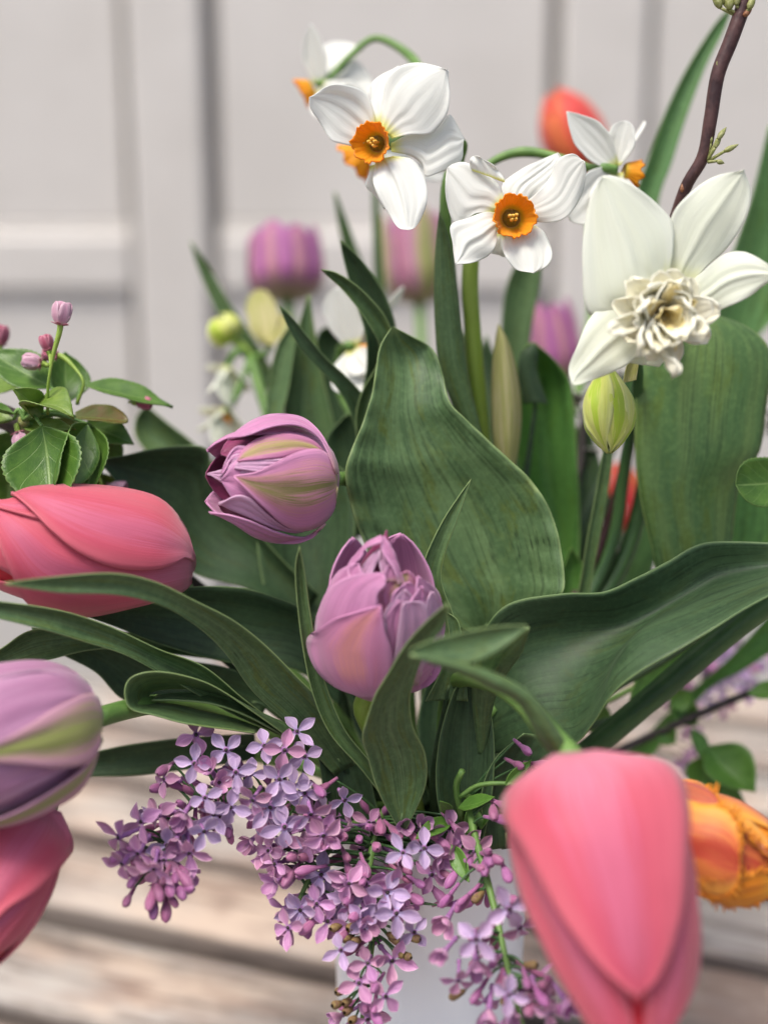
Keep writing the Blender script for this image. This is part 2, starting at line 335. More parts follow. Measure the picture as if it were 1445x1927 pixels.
M['door'] = (lambda t: t.finish(t.mix(t.step(t.noise(t.pos(), 7, 4, .6), .3, .7), (.585, .55, .505), (.645, .61, .565)), .5, .3, t.noise(t.pos(), 60, 5, .6), .15, .002))(NT('aged_white_door_paint'))
DY = .92     # the door's face, metres behind the vase
DZ0, DZ1 = -.75, 1.35
def onwall(px, py, y=DY):
    r = FW*FPX + RT*(px-722.5) - UP*(py-963.5); s = (y-CAM[1])/r[1]; q = CAM+r*s; return q[0], q[2]
DOOR = thing('panelled_door', (0, DY, DZ0), 'pale off-white panelled door standing behind the bouquet', 'door')
xg1, _ = onwall(385, 215); xg0, _ = onwall(243, 215); xg2, _ = onwall(1038, 215); xg3, _ = onwall(1215, 215)
_, zr1 = onwall(200, 440); _, zr0 = onwall(200, 550)
def bevbox(name, x0, x1, y0, y1, z0, z1, bev=.008):
    o = MB().box(x0, x1, y0, y1, z0, z1).obj(name, M['door'], DOOR)
    for p in o.data.polygons: p.use_smooth = False
    b = o.modifiers.new('bevel', 'BEVEL'); b.width = bev; b.segments = 3; return o
W0, W1 = -1.6, 1.7
stiles = [(xg0, xg1), (xg2+.008, xg3)]
for a, b in stiles: bevbox('stile', a, b, DY-.004, DY+.03, DZ0, DZ1, .006)
spans = [(W0, xg0-.003), (xg1+.011, xg2), (xg3+.003, W1)]
for a, b in spans:
    bevbox('rail', a, b, DY-.0035, DY+.03, zr0, zr1, .007)
    for z0, z1 in ((DZ0, zr0-.01), (zr1+.01, DZ1)):
        p = bevbox('panel', a+.004, b-.004, DY+.006, DY+.034, z0, z1, .004)
        bevbox('moulding', a+.0005, b-.0005, DY+.004, DY+.03, (z1-.0 if z1 < zr0 else z0-.0105), (z1+.0095 if z1 < zr0 else z0), .003)
struct(MB().box(-6, 6, -6, DY+.0, -.80, -.755).obj('ground', mat_plain('paved_ground', (.2, .19, .18), (.28, .27, .25), 5, .9)))
struct(MB().box(-6, 6, DY+.036, DY+.2, -.755, 3.0).obj('wall', mat_plain('plaster_wall', (.5, .48, .46), (.56, .53, .51), 9, .9)))
# table legs so that the table stands on the ground
for lx in (-.75, .95):
    for ly in (-.75, -.05): MB().box(lx-.035, lx+.035, ly-.035, ly+.035, -.755, -.0805).obj('leg', M['bark_grey'], TB)

# ------------------------------------------------------------------ vase
VX, VY, VH, VR = .0188, 0.0, .171, .0405
M['vase'] = (lambda t: t.finish(t.mix(t.step(t.noise(t.pos(), 14, 3), .3, .7), (.84, .86, .88), (.87, .88, .89)), .28, .5, t.noise(t.pos(), 40, 3), .06, .002))(NT('white_glaze'))
def lathe(prof, n=48, c=(0, 0, 0)):
    a = np.linspace(0, 2*math.pi, n, endpoint=False); g = np.zeros((len(prof), n, 3))
    for j, (r, z) in enumerate(prof): g[j, :, 0] = c[0]+r*np.cos(a); g[j, :, 1] = c[1]+r*np.sin(a); g[j, :, 2] = c[2]+z
    return g
VASE = thing('vase', (VX, VY, 0.001), 'white glazed ceramic vase holding the spring bouquet', 'vase')
pr = cr([(.001, 0), (.030, 0), (.034, .003), (.0365, .02), (.0385, .08), (.0402, .135), (VR, VH-.003), (VR-.0012, VH), (VR-.003, VH-.002), (VR-.0045, .135), (.033, .02), (.028, .006), (.001, .006)], 60)
m = MB(); m.grid(lathe([tuple(p) for p in pr], 56, (VX, VY, .001)), closed=True); m.obj('vase_body', M['vase'], VASE)
m = MB(); m.grid(lathe([(.0005, .138), (.02, .138), (.0352, .138)], 40, (VX, VY, .001)), closed=True)
m.obj('water', mat_plain('dark_water', (.02, .03, .02), (.03, .04, .025), 60, .08), VASE)
_vn = [0]
def VB():
    """the next free foot for a stem inside the vase"""
    i = _vn[0]; _vn[0] += 1; r = .028*math.sqrt((i*.618) % 1); a = i*2.39996
    return np.array((VX+r*math.cos(a), VY+r*math.sin(a), .02))
def VT(dirx=0, diry=0, z=None):
    """where a stem leaves the vase mouth"""
    return np.array((VX+.031*dirx, VY+.031*diry, VH+.004 if z is None else z))

# ------------------------------------------------------------------ leaves from their two edges
def leaf_grid(L, R, d=(None, None), dR=None, bulge=.006, nu=13, nv=44, ripple=.0, seed=0, mids=None, bend_pow=2):
    l = cr(curve(L, *d), nv); r = cr(curve(R, *(dR or d)), nv)
    u = np.linspace(0, 1, nu)
    g = l[:, None]*(1-u)[None, :, None] + r[:, None]*u[None, :, None]
    wd = np.linalg.norm(r-l, axis=1)
    wmax = wd.max()+1e-9
    s = (1-np.abs(2*u-1)**bend_pow)[None, :]*(bulge*(wd/wmax)**.8)[:, None]
    g = g + FW[None, None]*s[..., None]
    if mids is not None:     # extra depth along the length
        g = g + FW[None, None]*np.interp(np.linspace(0, 1, nv), np.linspace(0, 1, len(mids)), mids)[:, None, None]
    if ripple:
        e = np.abs(2*u-1)**2
        g = g + FW[None, None]*(vnoise(g.reshape(-1, 3), 160, seed).reshape(nv, nu)*e[None]*ripple)[..., None]
    return g
def leaf(name, L, R, label=None, mat='blade', parent=None, thick=.0004, stalk=None, sr=.0035, cat='leaf', group=None, **kw):
    g = leaf_grid(L, R, **kw); m = MB(); m.grid(g)
    if parent is not None: return m.obj(name, M[mat], parent, thick)
    root = g[0].mean(0); foot = VB() if stalk is None else stalk[0]
    th = thing(name, foot, label, cat, group)
    m.obj('blade', M[mat], th, thick)
    tg = g[2].mean(0)-g[0].mean(0); tg /= np.linalg.norm(tg)+1e-9
    pts = [foot] + (list(stalk[1:]) if stalk is not None else [VT(*np.clip((root[:2]-np.array((VX, VY)))/.06, -.8, .8))]) + [root+FW*.002, root+tg*.006+FW*.001]
    MB().tube(pts, [sr, sr, sr*.8, sr*.12], 8, 28).obj('leaf_stalk', M['blade_dark'], th)
    return th

# centre and upper leaves
leaf('tulip_leaf', [(900,1200,.535),(838,1165),(770,1120),(715,1070),(678,1005),(656,935),(650,885,.508),(662,845),(682,798),(700,740),(708,690),(716,650),(738,613,.520)],
     [(920,1195,.535),(1010,1170,.52),(1058,1115,.512),(1060,1070),(1050,1005),(1035,960),(1005,912),(970,875),(925,835),(880,792),(846,757,.518),(832,700),(812,655,.527),(775,633),(738,613,.520)],
     'broad green tulip leaf with pointed tip standing at the bouquet centre', d=(.53,.52), bulge=.015, ripple=.0018, nu=21, nv=64, seed=3)
leaf('tulip_leaf', [(900,860,.545),(850,760),(825,680),(818,600),(817,540),(819,480),(823,430),(827,398,.525)], [(915,850,.545),(900,790),(884,720),(871,640),(862,560),(853,490),(842,440),(827,398,.525)],
     'narrow upright blue-green leaf just under the two orange-cupped daffodils', d=(.545,.525), bulge=-.004, seed=5)
leaf('tulip_leaf', [(690,800,.56),(682,745),(690,690),(688,630),(668,565),(655,520),(645,480),(640,452,.545)], [(745,780,.56),(748,690),(745,620),(738,590),(722,550),(700,515),(672,480),(640,452,.545)],
     'dark pointed leaf leaning left behind the broad central leaf', mat='blade_dark', d=(.56,.545), bulge=.006)
leaf('tulip_leaf', [(672,830,.55),(670,780),(682,735),(708,690),(716,655),(700,620),(672,578),(640,540),(620,522),(605,507,.522)], [(692,830,.55),(698,780),(712,735),(735,690),(740,640),(726,598),(700,565),(668,535),(632,513),(605,507,.522)],
     'slim curving leaf with bright tip, bent left of the broad central leaf', d=(.55,.522), bulge=.003)
leaf('tulip_leaf', [(670,860,.555),(672,820),(655,765),(630,725),(595,688),(565,655),(542,615),(526,576,.53)], [(700,850,.555),(706,790),(688,750),(655,712),(615,675),(585,640),(552,600),(526,576,.53)],
     'long thin dark leaf slanting above the open-tipped mauve tulip', mat='blade_dark', d=(.555,.53), bulge=.002)
leaf('tulip_leaf', [(520,960,.60),(502,860),(500,790),(506,720),(520,655),(545,612,.59)], [(590,960,.59),(545,860),(530,795),(542,735),(552,670),(560,610,.59)],
     'soft-focus leaf with pale margin behind the open-tipped mauve tulip', d=(.60,.59), bulge=.004)
leaf('tulip_leaf', [(560,1000,.60),(535,880),(533,790),(545,700),(560,620),(580,556,.595)], [(690,1000,.60),(655,900),(632,810),(610,720),(592,620),(583,556,.595)],
     'tall pointed leaf below the far purple tulip', d=(.60,.595), bulge=.006)
leaf('tulip_leaf', [(600,900,.63),(590,780),(590,680),(600,625),(625,612,.625)], [(700,900,.63),(680,800),(668,720),(655,650),(625,612,.625)],
     'rounded blurred dark leaf behind the slanting thin leaf', mat='blade_dark', d=(.63,.625), bulge=.008)
leaf('tulip_leaf', [(640,1010,.575),(620,900),(612,830),(650,780,.57)], [(790,1010,.575),(745,900),(720,830),(690,770,.57)], 'shaded green leaf under the broad central leaf', mat='blade_dark', d=(.575,.57), bulge=.005)
# left side
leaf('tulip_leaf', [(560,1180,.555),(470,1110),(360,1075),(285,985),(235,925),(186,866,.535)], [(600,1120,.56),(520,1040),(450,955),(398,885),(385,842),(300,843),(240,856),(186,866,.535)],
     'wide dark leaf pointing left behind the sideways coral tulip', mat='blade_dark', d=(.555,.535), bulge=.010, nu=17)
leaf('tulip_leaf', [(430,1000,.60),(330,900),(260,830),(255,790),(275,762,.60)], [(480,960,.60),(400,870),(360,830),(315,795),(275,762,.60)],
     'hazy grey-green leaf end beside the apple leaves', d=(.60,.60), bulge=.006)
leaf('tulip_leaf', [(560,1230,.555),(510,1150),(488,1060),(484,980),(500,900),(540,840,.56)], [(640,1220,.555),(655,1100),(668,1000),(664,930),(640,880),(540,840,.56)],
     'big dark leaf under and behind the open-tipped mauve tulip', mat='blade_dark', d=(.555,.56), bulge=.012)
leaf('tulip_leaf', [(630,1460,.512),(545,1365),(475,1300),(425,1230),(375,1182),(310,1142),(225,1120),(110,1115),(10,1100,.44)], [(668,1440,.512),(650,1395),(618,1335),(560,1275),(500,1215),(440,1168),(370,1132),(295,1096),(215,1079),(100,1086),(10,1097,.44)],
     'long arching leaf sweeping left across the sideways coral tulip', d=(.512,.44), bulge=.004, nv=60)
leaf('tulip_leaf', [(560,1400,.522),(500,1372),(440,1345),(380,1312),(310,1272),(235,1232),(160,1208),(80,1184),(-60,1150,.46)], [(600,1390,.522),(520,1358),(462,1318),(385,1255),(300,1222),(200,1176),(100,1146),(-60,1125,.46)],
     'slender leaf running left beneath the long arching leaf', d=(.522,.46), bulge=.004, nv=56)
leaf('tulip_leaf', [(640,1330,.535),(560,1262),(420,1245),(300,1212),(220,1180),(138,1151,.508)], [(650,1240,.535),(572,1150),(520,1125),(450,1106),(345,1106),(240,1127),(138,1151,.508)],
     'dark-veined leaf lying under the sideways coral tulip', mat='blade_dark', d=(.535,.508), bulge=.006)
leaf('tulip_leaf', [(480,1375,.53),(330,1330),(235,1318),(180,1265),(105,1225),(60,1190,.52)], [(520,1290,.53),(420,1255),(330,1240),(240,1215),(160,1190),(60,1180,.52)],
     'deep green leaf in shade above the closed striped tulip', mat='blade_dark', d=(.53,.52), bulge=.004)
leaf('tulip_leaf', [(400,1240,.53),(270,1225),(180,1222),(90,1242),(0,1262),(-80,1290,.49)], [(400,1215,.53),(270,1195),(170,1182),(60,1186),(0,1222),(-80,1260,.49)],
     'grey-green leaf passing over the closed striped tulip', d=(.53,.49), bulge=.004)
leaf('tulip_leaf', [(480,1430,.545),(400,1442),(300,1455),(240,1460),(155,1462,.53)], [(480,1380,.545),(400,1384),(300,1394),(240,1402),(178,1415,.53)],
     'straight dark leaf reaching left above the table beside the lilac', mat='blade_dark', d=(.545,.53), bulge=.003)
# curled leaf: a rolled-over strap
def rolled():
    front = [(560,1400,.505),(470,1335,.494),(400,1290,.487),(340,1270,.482),(285,1264,.479),(246,1276,.478),(235,1303,.478),(246,1334,.479),(290,1346,.481),(350,1362,.484),(430,1373,.490),(480,1380,.496)]
    back = [(590,1395,.515),(510,1352,.508),(452,1322,.504),(410,1306,.502),(350,1296,.500),(300,1298,.498),(280,1308,.497),(290,1322,.497),(330,1326,.499),(380,1338,.502),(440,1352,.506),(490,1370,.510)]
    m = MB(); m.grid(leaf_grid(front, back, bulge=.0, nu=13, nv=70)); th = thing('tulip_leaf', VB(), 'leaf curled back on itself in a tight loop above the lilac', 'leaf')
    b1 = m.obj('blade', M['blade'], th, .0005)
    m = MB(); m.grid(leaf_grid([(560,1400,.507),(470,1350,.498),(400,1325,.494),(330,1318,.492),(285,1318,.492)], [(560,1370,.512),(480,1335,.506),(420,1310,.503),(350,1302,.500),(300,1306,.498)], bulge=.002, nv=30)); m.obj('inner_fold', M['blade'], th, .0007)
    MB().tube([ORG[th.name], VT(-.7, -.3), P(640,1440,.522), P(560,1395,.512)], [.004, .004, .0035, .002], 8, 24).obj('leaf_stalk', M['stem_dark'], th)
rolled()
leaf('tulip_leaf', [(720,1500,.505),(680,1448),(622,1382),(590,1310),(571,1225),(559,1130),(556,1065),(564,1028,.468)], [(735,1480,.505),(692,1428),(650,1375),(620,1308),(601,1245),(583,1150),(573,1075),(564,1028,.468)],
     'narrow upright leaf with bright tip left of the half-open mauve tulip', d=(.505,.468), bulge=.003)
leaf('tulip_leaf', [(860,1230,.505),(815,1160),(790,1100),(800,1050),(830,985),(862,935),(886,902,.495)], [(880,1230,.505),(850,1150),(830,1090),(838,1040),(852,1000),(872,945),(886,902,.495)],
     'small pointed leaf in front of the broad central leaf', d=(.505,.495), bulge=.002)
leaf('tulip_leaf', [(800,1320,.50),(830,1260),(845,1200),(838,1150,.50)], [(880,1320,.50),(872,1230),(862,1170),(838,1150,.50)], 'short leaf tip half hidden beside the half-open mauve tulip', d=(.50,.50), bulge=.003)
leaf('tulip_leaf', [(750,1560,.492),(712,1490),(692,1425),(682,1388),(690,1355),(706,1308),(730,1268),(762,1215),(800,1172),(842,1135,.437)], [(765,1560,.492),(800,1480),(800,1420),(778,1370),(771,1320),(780,1280),(792,1245),(805,1215),(835,1178),(847,1140,.437)],
     'S-curved leaf with a small hooked edge in front of the half-open mauve tulip', d=(.492,.437), bulge=.005, nv=60)
# right side
def loft(curves, nu=25, nv=60):
    cs = [cr(curve(c), nv) for c in curves]; g = np.zeros((nv, nu, 3))
    for j in range(nv): g[j] = cr(np.array([c[j] for c in cs]), nu)
    return g
th = thing('tulip_leaf', VB(), 'very wide leaf with folded-over lower edge spreading to the right', 'leaf')
g = loft([[(890,1260,.53),(915,1180,.512),(960,1135,.508),(1060,1117,.505),(1135,1114,.505),(1195,1088,.505),(1255,1057,.507),(1305,1028,.508),(1350,1019,.508),(1480,1022,.505)],
          [(890,1330,.53),(960,1260,.518),(1040,1225,.516),(1120,1200,.515),(1180,1180,.514),(1240,1150,.513),(1310,1110,.512),(1360,1085,.512),(1480,1062,.505)],
          [(890,1420,.53),(1000,1400,.508),(1075,1396,.494),(1108,1355,.487),(1135,1300,.484),(1158,1250,.484),(1200,1198,.484),(1280,1162,.485),(1365,1128,.487),(1480,1080,.489)],
          [(892,1425,.532),(1000,1406,.508),(1078,1400,.491),(1114,1364,.482),(1154,1304,.474),(1204,1264,.469),(1274,1224,.467),(1344,1182,.468),(1404,1144,.471),(1480,1104,.475)]], 34, 64)
MB().grid(g).obj('blade', M['blade_dark'], th, .0005)
MB().tube([ORG[th.name], VT(.3, -.2), P(880,1400,.53), P(930,1330,.522)], [.004, .004, .004, .002], 8, 24).obj('leaf_stalk', M['stem'], th)
leaf('broad_leaf', [(1300,1200,.55),(1240,1090),(1225,1030),(1206,950),(1196,870),(1194,780),(1199,690),(1225,640),(1265,602),(1320,585,.54)], [(1330,1200,.55),(1370,1060),(1380,980),(1392,905),(1428,850),(1440,770),(1452,690),(1440,645),(1395,610),(1320,585,.54)],
     'broad upright ribbed leaf under the frilled white daffodil', mat='blade_stripe', d=(.55,.54), bulge=-.008, nu=21)
leaf('broad_leaf', [(1330,1130,.575),(1370,1020),(1385,930),(1400,880,.575)], [(1500,1130,.575),(1500,1020),(1500,930),(1490,880,.575)], 'bright leaf piece behind the ribbed upright leaf', mat='blade_bright', d=(.575,.575), bulge=.004)
leaf('daffodil_leaf', [(1170,760,.62),(1180,500),(1197,362),(1217,305),(1250,215),(1292,128),(1345,45),(1372,15,.60)], [(1210,760,.62),(1225,500),(1240,372),(1262,310),(1288,228),(1325,130),(1362,55),(1376,15,.60)],
     'tall arching strap leaf rising behind the dark twig', mat='blade_soft', d=(.62,.60), bulge=.003)
leaf('daffodil_leaf', [(1280,860,.64),(1310,700),(1345,590),(1378,475),(1412,375),(1446,235,.61)], [(1360,860,.64),(1400,700),(1440,590),(1470,475),(1490,375),(1500,235,.61)],
     'wide strap leaf rising at the side of the frilled white daffodil', mat='blade_soft', d=(.64,.61), bulge=.004)
leaf('daffodil_leaf', [(1330,760,.66),(1390,640),(1450,560),(1500,500,.66)], [(1370,760,.66),(1415,650),(1475,580),(1520,520,.66)], 'slanting strap leaf crossing behind the broad ribbed leaf', mat='blade_bright', d=(.66,.66), bulge=.002)
leaf('daffodil_leaf', [(960,900,.63),(942,720),(944,600),(955,530),(985,470,.62)], [(1010,900,.63),(992,720),(1000,620),(1014,540),(1020,470,.62)],
     'blurred blue-green leaf hanging below the second orange-cupped daffodil', mat='blade', d=(.63,.62), bulge=.003)
leaf('tulip_leaf', [(1040,1260,.575),(1000,1010,.585),(978,900),(968,780),(974,690),(990,650),(1006,645,.575)], [(1075,1260,.575),(1090,1010,.585),(1085,860),(1080,780),(1072,720),(1045,680),(1006,645,.575)],
     'dark leaf with rolled top beside the papery bud sheath', mat='blade_bright', d=(.585,.575), bulge=.012)
leaf('tulip_leaf', [(985,760,.57),(975,700),(980,665),(1000,648,.57)], [(1030,760,.57),(1010,700),(1012,665),(1006,646,.57)], 'rolled dark leaf fold next to the papery bud sheath', mat='blade_dark', d=(.57,.57), bulge=-.003)
leaf('narcissus_leaf', [(1072,1180,.555),(1092,1090),(1105,1010),(1120,930),(1134,850),(1142,800,.54)], [(1100,1180,.555),(1115,1080),(1128,1010),(1142,930),(1152,850),(1150,800,.54)],
     'slim straight leaf directly below the yellow-green hanging bud', mat='blade', d=(.555,.54), bulge=.002)
leaf('tulip_leaf', [(1010,1220,.575),(1040,1130),(1062,1060),(1075,1030,.57)], [(1090,1220,.575),(1100,1130),(1098,1070),(1075,1030,.57)], 'small leafy fold at the foot of the slim straight leaf', mat='blade_bright', d=(.575,.57), bulge=.006)
leaf('tulip_leaf', [(1080,1260,.60),(1130,1120),(1175,1010),(1205,940,.60)], [(1180,1260,.60),(1215,1120),(1240,1010),(1240,930,.60)], 'shadowed leaf slanting behind the slim straight leaf', mat='blade_soft', d=(.60,.60), bulge=.004)
for i, (a, b, c, e, lab) in enumerate([
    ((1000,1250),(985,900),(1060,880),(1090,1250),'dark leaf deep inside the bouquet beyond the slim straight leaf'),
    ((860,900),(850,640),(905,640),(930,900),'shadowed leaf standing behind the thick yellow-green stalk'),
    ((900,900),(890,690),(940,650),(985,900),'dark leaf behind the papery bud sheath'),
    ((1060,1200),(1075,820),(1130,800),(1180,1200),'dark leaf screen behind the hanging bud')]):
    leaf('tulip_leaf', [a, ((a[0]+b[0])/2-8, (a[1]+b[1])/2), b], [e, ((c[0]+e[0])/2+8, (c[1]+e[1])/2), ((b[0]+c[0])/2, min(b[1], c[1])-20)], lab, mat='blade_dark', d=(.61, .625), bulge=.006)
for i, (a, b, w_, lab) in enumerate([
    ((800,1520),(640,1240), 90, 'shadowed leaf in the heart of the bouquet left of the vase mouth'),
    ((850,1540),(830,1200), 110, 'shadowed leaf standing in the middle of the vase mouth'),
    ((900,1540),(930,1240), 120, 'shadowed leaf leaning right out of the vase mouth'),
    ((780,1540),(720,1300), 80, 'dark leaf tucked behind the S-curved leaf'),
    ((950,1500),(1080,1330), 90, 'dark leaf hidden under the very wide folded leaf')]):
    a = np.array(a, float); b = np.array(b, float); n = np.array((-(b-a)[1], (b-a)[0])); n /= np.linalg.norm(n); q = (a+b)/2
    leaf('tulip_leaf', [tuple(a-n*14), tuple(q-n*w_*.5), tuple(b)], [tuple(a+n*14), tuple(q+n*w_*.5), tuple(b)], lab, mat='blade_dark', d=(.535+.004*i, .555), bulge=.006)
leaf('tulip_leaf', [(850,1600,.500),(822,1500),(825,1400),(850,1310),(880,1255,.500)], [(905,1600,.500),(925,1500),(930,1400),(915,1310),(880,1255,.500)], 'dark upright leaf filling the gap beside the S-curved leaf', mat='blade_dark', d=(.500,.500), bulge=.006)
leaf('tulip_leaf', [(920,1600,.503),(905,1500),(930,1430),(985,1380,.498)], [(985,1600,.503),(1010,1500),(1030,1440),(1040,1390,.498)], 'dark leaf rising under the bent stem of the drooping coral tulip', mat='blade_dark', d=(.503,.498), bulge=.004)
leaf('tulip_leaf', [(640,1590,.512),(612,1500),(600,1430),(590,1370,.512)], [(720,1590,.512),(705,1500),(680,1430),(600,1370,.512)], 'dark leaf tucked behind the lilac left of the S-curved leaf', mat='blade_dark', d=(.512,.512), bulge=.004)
# blurred leaves at the back left
leaf('daffodil_leaf', [(520,760,.66),(450,660),(405,580),(375,510),(358,455,.65)], [(545,750,.66),(480,640),(435,575),(395,505),(360,455,.65)], 'blurred dark leaf tip leaning left in front of the door', mat='blade', d=(.66,.65), bulge=.002)
leaf('daffodil_leaf', [(690,640,.66),(660,520),(640,440),(628,362,.65)], [(720,640,.66),(690,520),(662,440),(632,362,.65)], 'blurred pointed leaf under the first orange-cupped daffodil', mat='blade', d=(.66,.65), bulge=.002)
leaf('daffodil_leaf', [(700,700,.68),(704,560),(702,460),(700,350,.67)], [(726,700,.68),(724,560),(718,460),(712,350,.67)], 'blurred upright stalk-like leaf below the first orange-cupped daffodil', mat='blade', d=(.68,.67), bulge=.001)
leaf('tulip_leaf', [(1180,1420,.62),(1290,1310),(1380,1230),(1470,1130,.60)], [(1220,1430,.62),(1330,1300),(1400,1260),(1490,1200,.60)], 'pale green blurred leaf beneath the long diagonal stem', mat='blade_bright', d=(.62,.60), bulge=.004)
leaf('tulip_leaf', [(1180,1330,.56),(1200,1270),(1240,1235),(1290,1215,.555)], [(1230,1340,.56),(1270,1290),(1290,1250),(1310,1210,.555)], 'small bright leaf tucked under the folded edge of the very wide leaf', mat='blade_bright', d=(.56,.555), bulge=.003)

# ------------------------------------------------------------------ tulips
PROF_EGG = [(0, .10), (.03, .36), (.1, .64), (.22, .88), (.4, 1), (.58, .97), (.75, .80), (.9, .50), (1, .22)]
PROF_ROUND = [(0, .10), (.03, .40), (.1, .68), (.25, .93), (.42, 1), (.6, .97), (.78, .82), (.92, .58), (1, .36)]
class Body:
    """surface of revolution that carries a tulip's petals"""
    def __init__(s, base, tip, R, prof=PROF_EGG):
        s.b = P3(base); s.t = P3(tip); s.H = np.linalg.norm(s.t-s.b); s.e = (s.t-s.b)/s.H; s.R = R
        pp = cr(np.array(prof), 80); s.pt, s.prr = pp[:, 0], pp[:, 1]
        x = np.cross(s.e, -FW); s.x = x/np.linalg.norm(x); s.y = np.cross(s.e, s.x)     # y ~ away from or to the viewer
    def r(s, t): return np.interp(t, s.pt, s.prr, left=0.02, right=.02)*s.R
    def project(s, px, py, off=0.0):
        """first surface point met along the direction of (px,py); a miss gives the silhouette"""
        dc = float((s.b+s.t-2*CAM)@FW/2); ds = np.linspace(dc-s.H*.8-s.R, dc+s.R*.6, 260)
        q = np.array([P(px, py, d) for d in (ds[0], ds[-1])]); pts = q[0]+(q[1]-q[0])*np.linspace(0, 1, 260)[:, None]
        rel = pts-s.b; t = rel@s.e/s.H; ra = rel-np.outer(t*s.H, s.e); rho = np.linalg.norm(ra, axis=1)
        over = np.where(t > 1, (t-1)*s.H, np.where(t < 0, -t*s.H, 0))
        f = rho-s.r(np.clip(t, 0, 1))+over
        k = np.argmax(f < 0) if (f < 0).any() else int(np.argmin(f))
        n = ra[k]/(rho[k]+1e-9); return pts[k]+n*off
    def petal(s, L, R, off=.0005, liftL=0, liftR=0, nu=15, nv=26, crease=0, tipout=0):
        l = cr(np.array(L, float), nv); r = cr(np.array(R, float), nv); u = np.linspace(0, 1, nu); g = np.zeros((nv, nu, 3))
        for j in range(nv):
            v = j/(nv-1)
            for i in range(nu):
                q = l[j]*(1-u[i])+r[j]*u[i]
                o = off + liftL*(1-u[i])**4 + liftR*u[i]**4 - crease*math.exp(-((u[i]-.5)/.06)**2) + tipout*v**3
                o += .00035*math.sin(u[i]*17+v*2+L[0][0])*math.sin(math.pi*v) + .0006*math.sin(v*5+u[i]*3+L[0][1])*abs(2*u[i]-1)**3
                g[j, i] = s.project(q[0], q[1], o)
        # calm stray depth steps at the silhouette
        for _ in range(2):
            gg = g.copy(); gg[1:-1, 1:-1] = g[1:-1, 1:-1]*.5+.125*(g[:-2, 1:-1]+g[2:, 1:-1]+g[1:-1, :-2]+g[1:-1, 2:]); g = gg
        return g
    def ring(s, th0, W=1.15, k=.95, h=1.0, flare=.04, nu=15, nv=24, tip=.05, h0=0.0, mid=.0, shape=None):
        """one petal wrapped on the body, centred at angle th0"""
        sh = shape or [(0, .75), (.2, 1), (.5, 1), (.72, .86), (.88, .55), (.96, .28), (1, tip)]
        sp = cr(np.array(sh), 60); g = np.zeros((nv, nu, 3)); u = np.linspace(-1, 1, nu)
        for j in range(nv):
            v = j/(nv-1); t = h0+(h-h0)*v; ww = W*float(np.interp(v, sp[:, 0], sp[:, 1])); r = float(s.r(min(t, 1)))*k
            a = th0+u*ww; rr = r*(1+flare*u**2+mid*(1-np.abs(u))**2)+.0006*vnoise(np.stack([u*3, u*0+v*4, u*0+th0], 1), 1.6, 5)*v
            g[j] = s.b+s.e*(t*s.H)+rr[:, None]*(np.cos(a)[:, None]*s.x+np.sin(a)[:, None]*s.y)
        return g
def six(body, th, mat, mat_in, roll=0, k=.95, kin=.88, h=1.0, W=1.12):
    for i in range(3): MB().grid(body.ring(roll+i*2.0944+1.047, W, kin, h*.97)).obj('petal', M[mat_in], th, .0006)
    for i in range(3): MB().grid(body.ring(roll+i*2.0944, W, k, h)).obj('petal', M[mat], th, .0006)
def tstem(th, pts, r=.0032, mat='stem'): return MB().tube(pts, r, 12, 40).obj('stem', M[mat], th)
def tulip(label, cat='tulip'): return thing('tulip', VB(), label, cat)

# open-tipped mauve double tulip (lies to the left)
t = tulip('plump mauve double tulip with green flame pointing left')
B = Body((629,900,.512), (380,898,.488), mpx(104, .5), PROF_ROUND)
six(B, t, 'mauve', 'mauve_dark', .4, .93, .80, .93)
for a, b, mt, off, ll, lr in [
    ([(470,932),(430,915),(408,896),(397,888)], [(455,880),(430,878),(412,882),(397,887)], 'mauve_pale', -.0035, 0, 0),
    ([(500,930),(465,918),(440,905),(418,900)], [(500,880),(460,866),(440,872),(416,896)], 'mauve_pale', -.0020, .0006, .0006),
    ([(520,880),(470,890),(445,888),(424,880)], [(520,850),(470,850),(440,855),(426,876)], 'mauve_pale', -.0015, .0005, .0008),
    ([(480,870),(450,860),(438,865),(420,892)], [(480,845),(448,842),(430,858),(418,888)], 'mauve', -.0010, .0005, .001),
    ([(630,893),(608,842),(588,815),(560,797),(520,790),(480,799),(446,820),(427,838)], [(626,893),(600,838),(570,819),(540,815),(500,822),(460,836),(427,840)], 'mauve', .0026, .0, .0012),
    ([(627,880),(595,838),(560,823),(520,819),(482,828),(456,848),(447,868)], [(628,885),(605,860),(570,853),(530,862),(490,866),(447,870)], 'mauve_tan', .0006, 0, 0),
    ([(610,868),(560,862),(520,866),(480,866),(444,873)], [(610,880),(560,880),(520,884),(490,888),(440,882)], 'mauve_pale', .0002, .0004, 0),
    ([(630,897),(622,870),(596,852),(560,855),(520,871),(480,889),(436,896)], [(629,915),(624,948),(602,975),(567,988),(530,978),(500,955),(466,925),(436,897)], 'mauve_flame', .0019, .0006, .0006),
    ([(607,970),(575,990),(542,990),(502,964),(468,934),(440,929),(411,942)], [(600,987),(562,999),(520,991),(470,971),(432,957),(411,946)], 'mauve_pale', .0004, .0014, 0),
    ([(609,970),(572,996),(520,989),(470,969),(426,954),(394,948)], [(611,974),(586,1000),(540,1009),(480,996),(436,971),(393,950)], 'mauve', .0028, .0004, .0)]:
    MB().grid(B.petal(a, b, off, ll, lr)).obj('petal', M[mt], t, .0007)
tstem(t, [ORG[t.name], VT(-.3, .2), P(740,1100,.55), P(700,950,.53), P(660,905,.518), P(628,900,.511)], [.0035, .0035, .003, .0027])
